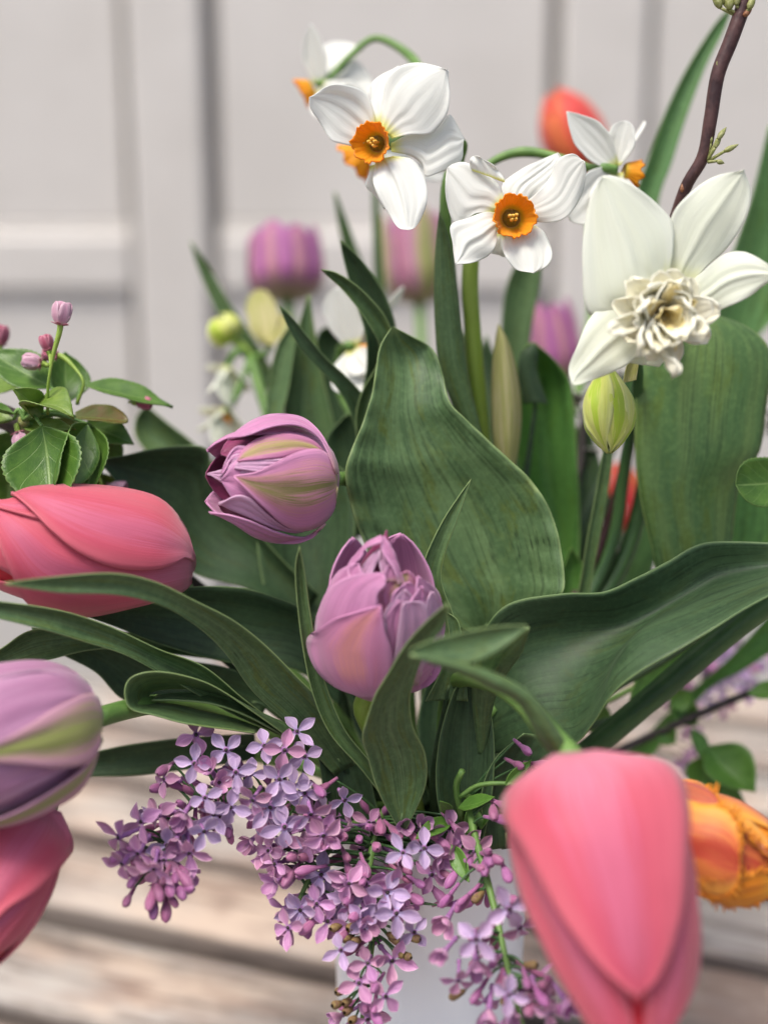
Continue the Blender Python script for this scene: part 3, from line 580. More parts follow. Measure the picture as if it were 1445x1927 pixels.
# half-open mauve tulip
t = tulip('half-open mauve tulip with peach blush standing at the centre')
B = Body((706,1304,.498), (730,990,.466), mpx(110, .485), PROF_ROUND)
for a in (0, 1, 2): MB().grid(B.ring(1.2+a*1.4, .95, .94, .86)).obj('petal', M['mauve'], t, .0007)
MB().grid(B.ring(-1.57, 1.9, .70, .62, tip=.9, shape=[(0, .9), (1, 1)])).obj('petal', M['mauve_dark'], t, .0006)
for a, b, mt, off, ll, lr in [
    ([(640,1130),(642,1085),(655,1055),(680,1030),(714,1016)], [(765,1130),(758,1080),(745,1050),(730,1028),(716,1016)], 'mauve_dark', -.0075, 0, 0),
    ([(625,1130),(637,1092),(652,1055),(684,1023),(713,1013)], [(665,1100),(656,1068),(678,1050),(684,1034),(718,1020)], 'mauve', -.002, .0, .002),
    ([(750,1100),(740,1068),(722,1046),(716,1030),(717,1015)], [(770,1110),(758,1080),(750,1058),(736,1032),(720,1013)], 'mauve', -.002, .002, .0),
    ([(655,1105),(664,1082),(682,1060),(700,1044),(710,1039)], [(688,1100),(694,1086),(702,1070),(708,1056),(712,1042)], 'mauve_pale', -.0035, 0, .001),
    ([(715,1090),(711,1066),(712,1042)], [(745,1090),(738,1068),(728,1058),(714,1040)], 'mauve_pale', -.0035, .001, 0),
    ([(715,1100),(724,1076),(734,1064),(741,1061)], [(760,1100),(756,1080),(750,1068),(742,1061)], 'mauve', -.0022, .001, 0),
    ([(735,1170),(720,1130),(722,1112),(745,1092),(772,1082)], [(800,1160),(800,1110),(790,1092),(775,1080)], 'mauve_tan', -.0030, .001, .001),
    ([(740,1180),(735,1130),(745,1112),(770,1100)], [(790,1170),(792,1120),(784,1105),(772,1098)], 'mauve', -.0016, .001, .001),
    ([(725,1200),(722,1160),(735,1135),(760,1112)], [(780,1190),(778,1140),(774,1122),(762,1110)], 'mauve_pale', -.0008, .0008, .0008),
    ([(760,1150),(768,1128),(782,1112),(790,1104)], [(800,1150),(800,1128),(796,1112),(790,1102)], 'mauve', .0002, .0008, .0008),
    ([(705,1290),(728,1230),(722,1180),(733,1150),(748,1130)], [(735,1290),(760,1220),(758,1170),(757,1140),(750,1128)], 'mauve', .0000, .0008, .0004),
    ([(720,1290),(740,1230),(747,1180),(752,1140),(756,1130)], [(780,1285),(800,1200),(797,1160),(788,1128),(760,1129)], 'mauve_pale', .0012, .0008, .0008),
    ([(770,1280),(790,1200),(787,1150),(782,1110),(786,1090)], [(800,1280),(838,1190),(838,1140),(826,1110),(790,1086)], 'mauve', -.0010, .001, .0004),
    ([(780,1270),(800,1210),(796,1165),(800,1130),(806,1112)], [(815,1270),(832,1200),(828,1160),(822,1135),(810,1112)], 'mauve_pale', .0005, .0008, .0004),
    ([(720,1300),(770,1260),(800,1240),(815,1230)], [(740,1305),(800,1290),(822,1262),(818,1232)], 'mauve', .0010, .0004, .0004),
    ([(690,1300),(616,1252),(601,1196),(611,1146),(629,1106),(660,1083),(700,1075),(722,1076)], [(708,1280),(698,1220),(702,1170),(712,1130),(713,1110),(726,1092),(724,1077)], 'mauve', .0014, .0, .0016),
    ([(692,1305),(640,1286),(610,1255),(597,1212),(605,1194),(640,1160),(680,1142),(718,1130)], [(705,1305),(727,1272),(736,1240),(733,1210),(724,1180),(718,1131)], 'mauve_blush', .0030, .0003, .0010)]:
    MB().grid(B.petal(a, b, off, ll, lr)).obj('petal', M[mt], t, .0007)
tstem(t, [ORG[t.name], VT(-.2, -.5), P(735,1450,.52), P(700,1375,.506), P(682,1330,.5), P(698,1298,.497)], [.0042, .0040, .0038, .0036], 'stem_yellow')
# sideways coral tulip
t = tulip('sideways coral pink tulip lying over the left leaves')
B = Body((366,1062,.512), (-110,1015,.480), mpx(112, .495), PROF_EGG)
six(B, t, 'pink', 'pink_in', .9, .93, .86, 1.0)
for a, b, mt, off, ll, lr in [
    ([(360,1092),(342,1108),(285,1127),(150,1150),(60,1130),(15,1060),(-10,1000),(-30,970)], [(362,1055),(340,1045),(290,1045),(200,1030),(120,1000),(60,965),(0,945),(-30,950)], 'pink', .0008, .001, 0),
    ([(364,1050),(342,1000),(302,955),(240,934),(150,924),(62,927),(20,942)], [(364,1058),(345,1051),(330,1058),(290,1069),(220,1066),(150,1041),(92,1002),(50,966),(20,945)], 'pink', .0026, 0, .0012),
    ([(250,990),(100,985),(30,972),(-40,960),(-90,985)], [(200,940),(60,930),(20,944),(-40,950),(-90,975)], 'pink', .0012, .0008, 0)]:
    MB().grid(B.petal(a, b, off, ll, lr)).obj('petal', M[mt], t, .0008)
tstem(t, [ORG[t.name], VT(-.6, .3), P(560,1280,.560), P(430,1190,.550), P(350,1110,.53), P(335,1065,.511)])
# closed striped tulip at the far left
t = tulip('closed mauve tulip with broad green band pointing left')
B = Body((168,1354,.470), (-190,1432,.425), mpx(146, .45), PROF_ROUND)
six(B, t, 'lav', 'lav', .3, .95, .88, 1.0)
for a, b, mt, off, ll, lr in [
    ([(186,1340),(168,1296),(140,1262),(95,1244),(40,1243),(-60,1262)], [(186,1345),(160,1310),(120,1282),(70,1272),(0,1285),(-60,1300)], 'lav', .0004, 0, .0008),
    ([(186,1340),(165,1295),(130,1270),(70,1263),(0,1275),(-80,1310)], [(186,1350),(160,1330),(110,1345),(50,1385),(0,1410),(-80,1430)], 'lav', .0010, .0006, 0),
    ([(184,1375),(160,1420),(110,1450),(50,1480),(0,1505),(-80,1520)], [(184,1360),(150,1400),(100,1415),(50,1420),(0,1425),(-80,1440)], 'lav', .0008, 0, 0),
    ([(186,1348),(178,1320),(160,1312),(110,1331),(50,1366),(0,1392),(-80,1425)], [(184,1368),(172,1408),(150,1428),(100,1437),(50,1435),(0,1432),(-80,1428)], 'lav_green', .0026, .0008, .0008),
    ([(184,1385),(165,1420),(130,1452),(62,1494),(0,1520),(-80,1535)], [(184,1380),(172,1430),(142,1476),(92,1507),(40,1530),(0,1543),(-80,1560)], 'lav_green', .0024, .0012, 0)]:
    MB().grid(B.petal(a, b, off, ll, lr)).obj('petal', M[mt], t, .0008)
tstem(t, [ORG[t.name], VT(-.8, -.3), P(560,1400,.525), P(400,1330,.518), P(300,1325,.503), P(240,1335,.485), P(178,1352,.471)], [.0036, .0036, .0036, .0038])
# coral tulip hanging at the lower left
t = tulip('coral pink tulip hanging below the closed striped tulip')
B = Body((62,1520,.478), (-130,1860,.430), mpx(118, .455), PROF_EGG)
six(B, t, 'pink', 'pink_in', .2, .94, .86, 1.0)
for a, b, mt, off, ll, lr in [
    ([(60,1510),(-20,1560),(-60,1640),(-60,1740),(-80,1800)], [(105,1530),(121,1582),(102,1622),(50,1680),(0,1715),(-60,1790)], 'pink', .0026, 0, .0010),
    ([(90,1520),(80,1620),(30,1680),(-20,1720),(-60,1790)], [(112,1545),(120,1590),(88,1660),(40,1722),(0,1770),(-50,1830)], 'pink', .0010, .0, .0004)]:
    MB().grid(B.petal(a, b, off, ll, lr)).obj('petal', M[mt], t, .0008)
tstem(t, [ORG[t.name], VT(-.7, -.5), P(480,1420,.556), P(300,1428,.556), P(150,1432,.55), P(112,1470,.51), P(95,1515,.479)])
# big coral tulip drooping in front
t = tulip('large coral pink tulip drooping forward over the lilac')
B = Body((1110,1418,.430), (1200,2010,.392), mpx(170, .405), [(0, .12), (.02, .42), (.06, .68), (.14, .90), (.28, 1), (.42, .99), (.6, .88), (.78, .66), (.92, .42), (1, .2)])
six(B, t, 'pink_in', 'pink_in', .3, .90, .84, .98, 1.2)
for a, b, mt, off, ll, lr in [
    ([(1080,1425),(1000,1465),(962,1545),(966,1600),(985,1680),(1022,1765),(1062,1850),(1150,1990)], [(1085,1440),(1022,1540),(1040,1610),(1075,1690),(1120,1765),(1172,1850),(1205,1990)], 'pink', .0006, 0, -.0012),
    ([(1170,1440),(1232,1540),(1238,1640),(1236,1710),(1226,1780),(1216,1860),(1208,1990)], [(1190,1435),(1266,1520),(1296,1610),(1304,1700),(1306,1790),(1290,1870),(1228,1990)], 'pink', .0010, -.0008, 0),
    ([(1120,1700),(1190,1790),(1215,1850),(1220,1990)], [(1260,1700),(1262,1790),(1255,1850),(1232,1990)], 'pink', .0004, .0006, .0006),
    ([(1065,1424),(990,1485),(978,1530),(1010,1592),(1049,1672),(1092,1750),(1144,1826),(1198,1886)], [(1120,1420),(1232,1450),(1262,1520),(1266,1610),(1264,1700),(1250,1775),(1226,1840),(1195,1880)], 'pink', .0046, .0022, .0010)]:
    MB().grid(B.petal(a, b, off, ll, lr, nu=19, nv=32)).obj('petal', M[mt], t, .0009)
tstem(t, [ORG[t.name], VT(.3, -.4), P(835,1400,.532), P(850,1290,.51), P(915,1282,.478), P(985,1322,.456), P(1036,1385,.443), P(1085,1440,.430)], [.0032, .0030, .0030, .0034, .0048], 'stem')
nl = dict(parent=t, thick=.0004)
leaf('leaf', [(1040,1425,.436),(1010,1385),(975,1325),(915,1292),(850,1262),(770,1235,.418)], [(1078,1425,.436),(1048,1372),(1005,1312),(955,1278),(880,1250),(775,1230,.418)], mat='blade', bulge=-.003, d=(.436,.418), **nl)
leaf('leaf', [(770,1236,.418),(850,1252),(905,1240),(950,1216),(992,1180,.430)], [(772,1222,.418),(812,1205),(880,1188),(940,1178),(992,1177,.430)], mat='blade', bulge=.002, d=(.418,.430), **nl)
leaf('leaf', [(900,1420,.505),(888,1310),(895,1240),(930,1200),(995,1180,.462)], [(912,1420,.505),(930,1320),(955,1266),(980,1230),(996,1184,.462)], mat='blade', bulge=-.003, d=(.475,.462), **nl)
# orange fringed tulip
t = tulip('orange fringed tulip with red flame behind the drooping coral tulip')
B = Body((1225,1545,.468), (1500,1652,.448), mpx(104, .458), PROF_EGG)
six(B, t, 'orange', 'orange_in', .6, .90, .82, .97)
def fringe(g, th, mat, side, v0=.3, n=34, ln=.0040):
    m = MB(); nv = g.shape[0]; e = g[:, 0 if side == 'L' else -1]; inn = g[:, 1 if side == 'L' else -2]
    pe = cr(e, 200); pi = cr(inn, 200)
    for k in range(n):
        f = v0+(1-v0)*(k+random.random()*.6)/n; i = min(int(f*199), 197); o = pe[i]-pi[i]; o /= np.linalg.norm(o)+1e-9
        tg = pe[i+2]-pe[i]; tg /= np.linalg.norm(tg)+1e-9; L_ = ln*random.uniform(.45, 1.15)
        d_ = o+tg*random.uniform(-.1, .8)+rng.normal(size=3)*.22; d_ /= np.linalg.norm(d_)
        p0 = pe[i]-o*.0005; m.tube([p0, p0+d_*L_*.55+FW*random.uniform(-.0003, .0003), p0+d_*L_], [.0006, .00042, .00010], 5, 5)
    return m.obj('fringe', M['orange_in'], th)
for a, b, mt, off, ll, lr in [
    ([(1250,1540),(1320,1560),(1380,1600),(1440,1630),(1490,1650)], [(1250,1500),(1330,1500),(1390,1550),(1440,1600),(1490,1645)], 'orange_in', -.003, .0005, .001),
    ([(1240,1620),(1320,1640),(1390,1660),(1440,1660),(1490,1655)], [(1240,1580),(1320,1600),(1390,1610),(1440,1630),(1490,1650)], 'orange_in', -.004, .0005, .001),
    ([(1240,1500),(1262,1476),(1292,1470),(1332,1490),(1382,1546),(1442,1602),(1480,1640)], [(1240,1525),(1266,1508),(1300,1521),(1352,1528),(1392,1562),(1430,1600),(1475,1640)], 'orange_back', .0010, 0, .0010),
    ([(1240,1600),(1262,1650),(1310,1668),(1370,1698),(1420,1694),(1470,1668)], [(1240,1580),(1290,1632),(1340,1650),(1392,1650),(1430,1640),(1472,1650)], 'orange_in', .0008, .0, .0010),
    ([(1232,1530),(1270,1510),(1320,1524),(1348,1526),(1378,1548),(1394,1590),(1394,1628)], [(1232,1590),(1275,1640),(1310,1660),(1350,1674),(1372,1672),(1390,1655),(1394,1632)], 'orange', .0026, .0008, .0008)]:
    g = B.petal(a, b, off, ll, lr, nu=17, nv=30); MB().grid(g).obj('petal', M[mt], t, .0007)
    for sd_ in 'LR': fringe(g, t, mt, sd_, .5 if mt in ('orange',) else .35)
tstem(t, [ORG[t.name], VT(.7, -.3), P(1060,1480,.525), P(1150,1520,.495), P(1230,1546,.467)])
PROF_CUP = [(0, .16), (.04, .5), (.12, .8), (.3, 1), (.55, 1), (.8, .95), (1, .84)]
SHCUP = [(0, .8), (.3, 1), (.6, 1), (.82, .85), (.94, .5), (1, .12)]
# tulips out of focus at the back
def back_tulip(label, base, tip, wpx, mat, mat_in, roll, stem, prof=PROF_CUP, h=1.0):
    t = tulip(label); b = Body(base, tip, mpx(wpx/2, base[2]), prof); six(b, t, mat, mat_in, roll, 1.0, .9, h) if prof is PROF_EGG else [MB().grid(b.ring(roll+i*.7854*1.0, .52 if i % 2 else .6, 1.0 if i % 2 else .9, 1.0 if i % 2 else .95, .06, mid=.10, shape=SHCUP)).obj('petal', M[mat if i % 2 else mat_in], t, .0006) for i in range(8)]
    tstem(t, [ORG[t.name], VT(*stem[0])] + [P3(q) for q in stem[1:]] + [b.b+b.e*.002]); return t
back_tulip('blurred magenta-purple tulip upright against the door', (540,565,.76), (534,432,.765), 136, 'purple_back', 'purple_back', .5, [(-.5, .6), (640,1000,.62), (560,720,.74)])
back_tulip('blurred pale purple and green tulip behind the first daffodil', (790,572,.80), (775,400,.80), 122, 'lav_green', 'purple_back', 1.1, [(0, .7), (800,900,.66), (795,700,.77)])
back_tulip('blurred purple tulip between the daffodils and dark leaves', (1055,720,.74), (1028,570,.74), 92, 'purple_back', 'purple_back', .2, [(.4, .7), (1020,1000,.62), (1060,800,.71)])
back_tulip('blurred red tulip with orange edges rising behind the side-facing daffodil', (1110,330,.78), (1040,172,.78), 116, 'red_orange', 'red_orange', .9, [(.4, .7), (1040,900,.62), (1120,560,.74)], PROF_EGG)
back_tulip('blurred red tulip deep among the stems right of centre', (1190,1010,.66), (1160,870,.66), 80, 'red_orange', 'red_orange', .3, [(.6, .6), (1060,1230,.60), (1150,1080,.64)], PROF_EGG)
back_tulip('small red tulip glimpsed beside the ribbed upright leaf', (1215,1040,.67), (1200,910,.67), 55, 'red_orange', 'red_orange', .3, [(.6, .6), (1100,1230,.60), (1200,1110,.65)], PROF_EGG)
# the long diagonal stem at the right
t = thing('flower_stem', VB(), 'thick dark stem running diagonally up to the right', 'stem')
MB().tube([ORG[t.name], VT(.7, .2), P(1030,1470,.54), P(1110,1410,.535), P(1220,1318,.53), P(1340,1215,.525), P(1470,1110,.52)], [.0045, .0045, .0048, .0050, .0052], 14, 50).obj('stem', M['stem_dark'], t)

# ------------------------------------------------------------------ daffodils
SH = {'oval': [(0, .34), (.15, .62), (.4, .96), (.58, 1), (.75, .92), (.88, .68), (.96, .36), (1, .04)],
      'round': [(0, .36), (.15, .66), (.35, .95), (.55, 1), (.75, .97), (.9, .74), (.97, .42), (1, .05)],
      'point': [(0, .32), (.15, .66), (.35, .98), (.5, 1), (.7, .80), (.86, .45), (.95, .18), (1, .02)],
      'lil': [(0, .24), (.12, .38), (.32, .80), (.52, 1), (.68, .92), (.84, .56), (.95, .2), (1, .02)],
      'leaf': [(0, .03), (.08, .35), (.25, .86), (.42, 1), (.6, .90), (.8, .55), (.93, .2), (1, .01)],
      'strip': [(0, .5), (.3, .8), (.6, 1), (.85, .8), (1, .35)]}
def petal_grid(base, tip, width, face, shape='oval', cup=.15, bend=0.0, curl=0.0, ruffle=0.0, fold=0.0, nu=15, nv=26, seed=0, twist=0.0, side=0.0, serr=0.0, crease=0.0, irr=0.0):
    base = np.asarray(base); tip = np.asarray(tip); e = tip-base; L = np.linalg.norm(e); e = e/L
    n = np.asarray(face, float); n = n-e*(n@e); n /= np.linalg.norm(n)+1e-9; s = np.cross(e, n)
    sp = cr(np.array(SH[shape]), 60); u = np.linspace(-1, 1, nu); g = np.zeros((nv, nu, 3))
    for j in range(nv):
        v = j/(nv-1); w_ = width/2*float(np.interp(v, sp[:, 0], sp[:, 1])); a = twist*v; ca, sa = math.cos(a), math.sin(a)
        s2 = s*ca+n*sa; n2 = n*ca-s*sa
        h = cup*w_*u**2 - fold*w_*(1-np.abs(u))**1 + ruffle*L*(vnoise(np.stack([u*1.3, u*0+v*2.2, u*0+seed], 1), 2.2, seed)*(.35+u**2)*v)
        if crease: h = h + crease*w_*math.sin(math.pi*min(1, v*.95+.08))*(np.cos(u*7.5+seed)+.7*np.cos(u*13+2.1*seed+2*v)+.5*np.sin(u*4-3*v+seed))*.5
        if irr: w_ = w_*(1+irr*(np.where(u > 0, 1, 0)*math.sin(v*9+seed*1.7)+np.where(u < 0, 1, 0)*math.sin(v*8+seed*2.9)+.5*np.sin(v*21+seed+u*3))*min(1, v*2))
        ww = w_*(1+(serr*np.sin(v*150)*np.abs(u)**6 if serr else 0))
        g[j] = base+e*(L*v)+s*(side*L*math.sin(v*math.pi))+n*(bend*L*4*v*(1-v)/2+curl*L*v**3)+s2*(u*ww)[:, None]+n2*h[:, None]
    return g
def unit(v): v = np.asarray(v, float); return v/np.linalg.norm(v)
def frame(n):
    n = unit(n); x = unit(np.cross(n, (0.13, .2, .97))); return x, np.cross(n, x), n
def corona(base, n, r0, r1, depth, par, mat='corona', waves=9, seed=0, amp=.1):
    x, y, n = frame(n); nu, nv = 72, 12; g = np.zeros((nv, nu, 3)); a = np.linspace(0, 2*math.pi, nu, endpoint=False)
    for j in range(nv):
        v = j/(nv-1); r = r0+(r1-r0)*v**.75
        wv = amp*r1*v**2*(np.sin(a*waves+seed)+.7*np.sin(a*(waves*2+1)+1.7*seed)+.5*np.sin(a*3+seed))*.5
        pl = .035*r1*v*np.sin(a*24+seed)
        rr = r+wv+pl; z = depth*v+.22*depth*v**3*(np.sin(a*(waves-2)+2*seed)+.5*np.sin(a*5))*.5
        g[j] = np.asarray(base)+rr[:, None]*(np.cos(a)[:, None]*x+np.sin(a)[:, None]*y)+z[:, None]*n
    m = MB(); m.grid(g, closed=True); b = m.n; m.cap(range(0, nu)) ; return m.obj('corona', M[mat], par, .0005)
def anthers(base, n, par, r=.0011, L=.005, k=5, seed=1):
    x, y, n = frame(n)
    for i in range(k):
        a = i*2*math.pi/k+seed; p = np.asarray(base)+(x*math.cos(a)+y*math.sin(a))*r*1.2*(1 if i else .2)
        MB().tube([p, p+n*L*.55, p+n*L*.62+x*.0002, p+n*L], [.0003, .00035, .0008, .0007, .0003], 7, 14).obj('stamen', M['anther'], par)
FACE = -FW

def head(cluster, c, n, petals, cor, pedicel, tube=True, matp='white', seed=0, tlen=.014):
    """flower head: ovary tube (part) with petals, corona and stamens as its sub-parts. petals: (base px,py,d, tip px,py,d, width px, options)"""
    cp = P3(c); n = unit(n)
    ped = [np.asarray(p) for p in pedicel]
    m = MB().tube(ped+[cp-n*tlen, cp-n*.002], [.0013, .0014, .0016, .0022, .0016, .0016, .0021], 10, 40)
    h = m.obj('flower_head', M['stem'], cluster)
    for i, (b, tp, wd, kw) in enumerate(petals):
        bb = P(*b); tt = P(*tp); kw = dict(kw); f = kw.pop('face', None)
        kw = dict(dict(crease=.07, irr=.05, nu=23, nv=34), **kw)
        g = petal_grid(bb, tt, mpx(wd, (b[2]+tp[2])/2), n if f is None else f, seed=seed*7+i, **kw)
        MB().grid(g).obj('petal', M[matp], h, .0004)
    if cor:
        corona(cp+n*cor.get('z', 0), n, mpx(cor['r0'], c[2]), mpx(cor['r1'], c[2]), mpx(cor['dep'], c[2]), h, seed=seed, amp=cor.get('amp', .1))
        anthers(cp+n*.0005, n, h, seed=seed, L=mpx(cor['dep']*.75, c[2]))
    return h
def opetals(h, mat, lst, n, seed=0):
    """petals given by their two margins; each bulges, creases and ripples on its own"""
    for i, (L, R, d0, d1, kw) in enumerate(lst):
        nu, nv = 25, 36; l = cr(curve(L, d0, d1), nv); r = cr(curve(R, d0+kw.get('dr', 0), d1), nv); u = np.linspace(0, 1, nu); v = np.linspace(0, 1, nv)
        g = l[:, None]*(1-u)[None, :, None]+r[:, None]*u[None, :, None]; wd = np.linalg.norm(r-l, axis=1)[:, None]
        c = 2*u-1; q = seed*3.1+i*1.9
        h_ = kw.get('bulge', .14)*.6*wd*(1-c**2)[None] + kw.get('ridge', .05)*wd*np.exp(-(c/.11)**2)[None]
        h_ = h_ + kw.get('crease', .035)*.45*wd*(np.sin(c*9+q)[None]+.7*np.sin(c[None]*16+q*2+3*v[:, None])+.6*np.sin(c[None]*4-5*v[:, None]+q))*(1-c[None]**6)*.6
        h_ = h_ + kw.get('wave', .0011)*np.sin(v[:, None]*11+q+c[None]*2)*(np.abs(c)[None]**3)
        h_ = h_ + kw.get('bend', .0)*np.sin(v*math.pi)[:, None] + kw.get('curl', 0)*v[:, None]**3
        g = g + n[None, None]*h_[..., None]; MB().grid(g).obj('petal', M[mat], h, .00022)
z1 = lambda *a: [(520+x/3.01, 20+y/3.01) for x, y in a]
# first pair: bunch on one tall stalk
c1 = thing('daffodil', VB(), 'bunch of white orange-cupped daffodils on the tallest stalk, largest bloom facing out', 'daffodil')
J1 = P(868,300,.535)
MB().tube([ORG[c1.name], VT(0, .5), P(880,1000,.565), P(850,560,.548), P(838,400,.54), P(845,330,.537), J1], [.0042, .0038, .0032, .0028, .0022], 12, 60).obj('stem', M['stem'], c1)
n1 = unit(FACE*1.0-RT*.42-UP*.20)
h1 = head(c1, (708,270,.503), n1, [],
    dict(r0=15, r1=37, dep=34, amp=.10, z=-.001), [J1, P(872,270,.53), P(830,250,.521), P(760,262,.512)], seed=1)
opetals(h1, 'white', [
    (z1((560,640),(528,510),(540,425),(600,360),(690,313)), z1((640,640),(720,520),(740,430),(730,350),(690,313)), .509, .516, {}),
    (z1((530,880),(508,980),(548,1042),(615,1125)), z1((600,860),(640,980),(660,1060),(625,1125)), .509, .512, {}),
    (z1((645,750),(750,702),(860,690),(920,650),(975,590),(1020,630),(1062,725)), z1((655,800),(755,822),(828,880),(850,940),(930,918),(1000,884),(1048,838),(1062,730)), .507, .509, dict(ridge=-.06, crease=.035)),
    (z1((575,640),(548,540),(500,470),(440,432),(340,420),(255,445),(188,490)), z1((470,780),(385,757),(320,737),(268,680),(228,610),(200,550),(188,490)), .503, .494, dict(ridge=-.05, crease=.05, bulge=-.16)),
    (z1((580,650),(594,520),(612,430),(650,360),(712,312),(800,293),(900,312),(967,335)), z1((655,725),(760,703),(860,702),(902,670),(970,580),(987,480),(972,390),(967,335)), .5035, .501, dict(bulge=.10, ridge=.03, crease=.04)),
    (z1((555,850),(548,950),(570,1020),(600,1100),(650,1180),(700,1232),(752,1242)), z1((665,825),(760,840),(820,910),(856,1000),(857,1080),(822,1160),(782,1228),(752,1242)), .503, .494, dict(bulge=.12, crease=.05))], n1, 1)
n1b = unit(-RT*1.0-UP*.55+FW*.1)
head(c1, (590,165,.60), n1b, [
    ((600,160,.60),(585,45,.592),48, dict(shape='point', cup=.2, face=FACE-RT*.4)),
    ((600,160,.60),(655,80,.612),84, dict(shape='oval', cup=.2, face=FACE-RT*.4)),
    ((605,170,.60),(700,150,.605),90, dict(shape='oval', cup=.2, face=FACE-RT*.4)),
    ((605,170,.60),(690,225,.60),90, dict(shape='oval', cup=.2, face=FACE-RT*.4)),
    ((600,165,.60),(640,215,.585),80, dict(shape='oval', cup=.2, face=FACE-RT*.4)),
    ((600,165,.60),(590,130,.62),70, dict(shape='oval', cup=.2))],
    dict(r0=14, r1=28, dep=24), [J1, P(815,225,.555), P(800,150,.58), P(765,100,.595), P(706,72,.60), P(660,105,.60), P(628,140,.60)], seed=2, tlen=.008)
n1c = unit(-RT*.8-UP*.6+FW*.35)
head(c1, (690,285,.585), n1c, [
    ((700,280,.585),(760,150,.58),95, dict(shape='oval', cup=.2)),
    ((705,285,.585),(830,220,.585),95, dict(shape='oval', cup=.2)),
    ((705,290,.585),(840,330,.59),95, dict(shape='oval', cup=.2)),
    ((700,285,.585),(750,380,.59),85, dict(shape='oval', cup=.2)),
    ((700,285,.585),(650,220,.60),85, dict(shape='oval', cup=.2))],
    dict(r0=16, r1=40, dep=34), [J1, P(860,280,.55), P(800,260,.57), P(740,262,.58)], seed=3, tlen=.008)
# second bunch
c2 = thing('daffodil', VB(), 'bunch of white orange-cupped daffodils on the thick yellow-green stalk', 'daffodil')
J2 = P(888,455,.545)
MB().tube([ORG[c2.name], VT(.2, .5), P(910,1000,.575), P(890,640,.555), P(884,540,.548), J2], [.0044, .0044, .0040, .0037, .0034], 12, 60).obj('stem', M['stem_yellow'], c2)
n2 = unit(FACE*1.0+RT*.10-UP*.10)
h2 = head(c2, (962,410,.503), n2, [],
    dict(r0=17, r1=40, dep=38, amp=.09, z=-.001), [J2, P(900,400,.54), P(925,395,.53), P(945,403,.518)], seed=5)
opetals(h2, 'white', [
    ([(930,440),(922,472),(942,482)], [(965,440),(965,470),(950,484)], .510, .513, {}),
    ([(955,395),(944,350),(975,322),(1012,303),(1048,288)], [(985,395),(1012,362),(1045,335),(1062,310),(1048,288)], .510, .514, dict(crease=.03, ridge=-.05)),
    (z1((1290,1080),(1252,975),(1150,902),(1060,858),(1000,868),(968,893)), z1((1240,1145),(1130,1150),(1060,1192),(1010,1204),(963,1080),(955,980),(967,895)), .506, .504, dict(bulge=.10, ridge=-.03)),
    (z1((1110,905),(1092,850),(1118,822),(1150,830)), z1((1290,975),(1280,930),(1215,868),(1150,830)), .503, .5, dict(bulge=.05, crease=.05)),
    ([(975,392),(1010,362),(1036,332),(1050,300),(1076,290),(1098,302)], [(985,405),(1018,418),(1060,412),(1092,372),(1102,332),(1098,304)], .504, .496, dict(bulge=.14, ridge=-.03, crease=.02)),
    (z1((1265,1150),(1180,1142),(1090,1172),(985,1218),(1000,1330),(1015,1439)), z1((1250,1250),(1242,1320),(1202,1387),(1110,1428),(1017,1439)), .504, .497, dict(bulge=.12)),
    ([(945,440),(944,465),(952,487),(972,507),(1002,514)], [(1000,422),(1024,438),(1038,470),(1030,500),(1004,514)], .505, .498, dict(bulge=.12, crease=.05))], n2, 4)
n2b = unit(RT*1.0-UP*.15+FW*.15)
head(c2, (1168,322,.535), n2b, [
    ((1155,315,.535),(1066,210,.528),62, dict(shape='point', cup=.3, face=FACE)),
    ((1158,310,.535),(1178,228,.53),58, dict(shape='oval', cup=.3, face=FACE-RT*.5)),
    ((1155,320,.535),(1072,415,.53),80, dict(shape='oval', cup=.2, face=FACE+RT*.3)),
    ((1155,325,.535),(1150,420,.53),90, dict(shape='oval', cup=.2, face=FACE)),
    ((1155,320,.54),(1210,230,.55),60, dict(shape='oval', cup=.2))],
    dict(r0=14, r1=25, dep=30, z=.001), [J2, P(905,330,.55), P(935,300,.55), P(985,286,.548), P(1050,296,.545), P(1110,315,.54)], seed=6, tlen=.008)
# frilled white daffodil
c3 = thing('daffodil', VB(), 'large creamy white daffodil with double frilled centre', 'daffodil')
n3 = unit(FACE*1.0-UP*.32+RT*.05)
MB().tube([ORG[c3.name], VT(.5, .3), P(1160,1080,.58), P(1230,820,.572), P(1262,640,.545), P(1262,560,.505)], [.0042, .004, .0035, .003], 12, 50).obj('stem', M['stem_dark'], c3)
h3 = head(c3, (1250,560,.478), n3, [],
    None, [P(1262,560,.505), P(1258,560,.496)], matp='cream', seed=9, tlen=.01)
opetals(h3, 'cream', [
    ([(1230,560),(1175,620),(1170,680)], [(1280,570),(1270,640),(1240,690)], .482, .480, {}),
    ([(1240,545),(1252,470),(1262,405),(1290,370),(1342,334),(1399,319)], [(1290,545),(1325,505),(1367,470),(1397,420),(1412,360),(1400,320)], .481, .470, dict(ridge=.05, bulge=.10, crease=.02)),
    ([(1270,560),(1315,515),(1360,480),(1402,475),(1445,498),(1472,522)], [(1285,590),(1335,594),(1367,577),(1412,556),(1447,532),(1472,524)], .479, .462, dict(ridge=.05, bulge=.12, crease=.03)),
    ([(1225,570),(1150,568),(1110,600),(1085,650),(1070,692),(1077,724)], [(1230,640),(1190,677),(1140,707),(1100,720),(1079,724)], .479, .463, dict(ridge=.05, bulge=.10, crease=.02)),
    ([(1225,570),(1160,592),(1106,590),(1094,500),(1099,430),(1114,370),(1132,333)], [(1250,545),(1265,470),(1266,420),(1238,385),(1192,350),(1152,331),(1134,333)], .477, .470, dict(ridge=.05, bulge=.12, crease=.03))], n3, 9)
x3, y3, z3 = frame(n3); cc = P(1248,590,.470)
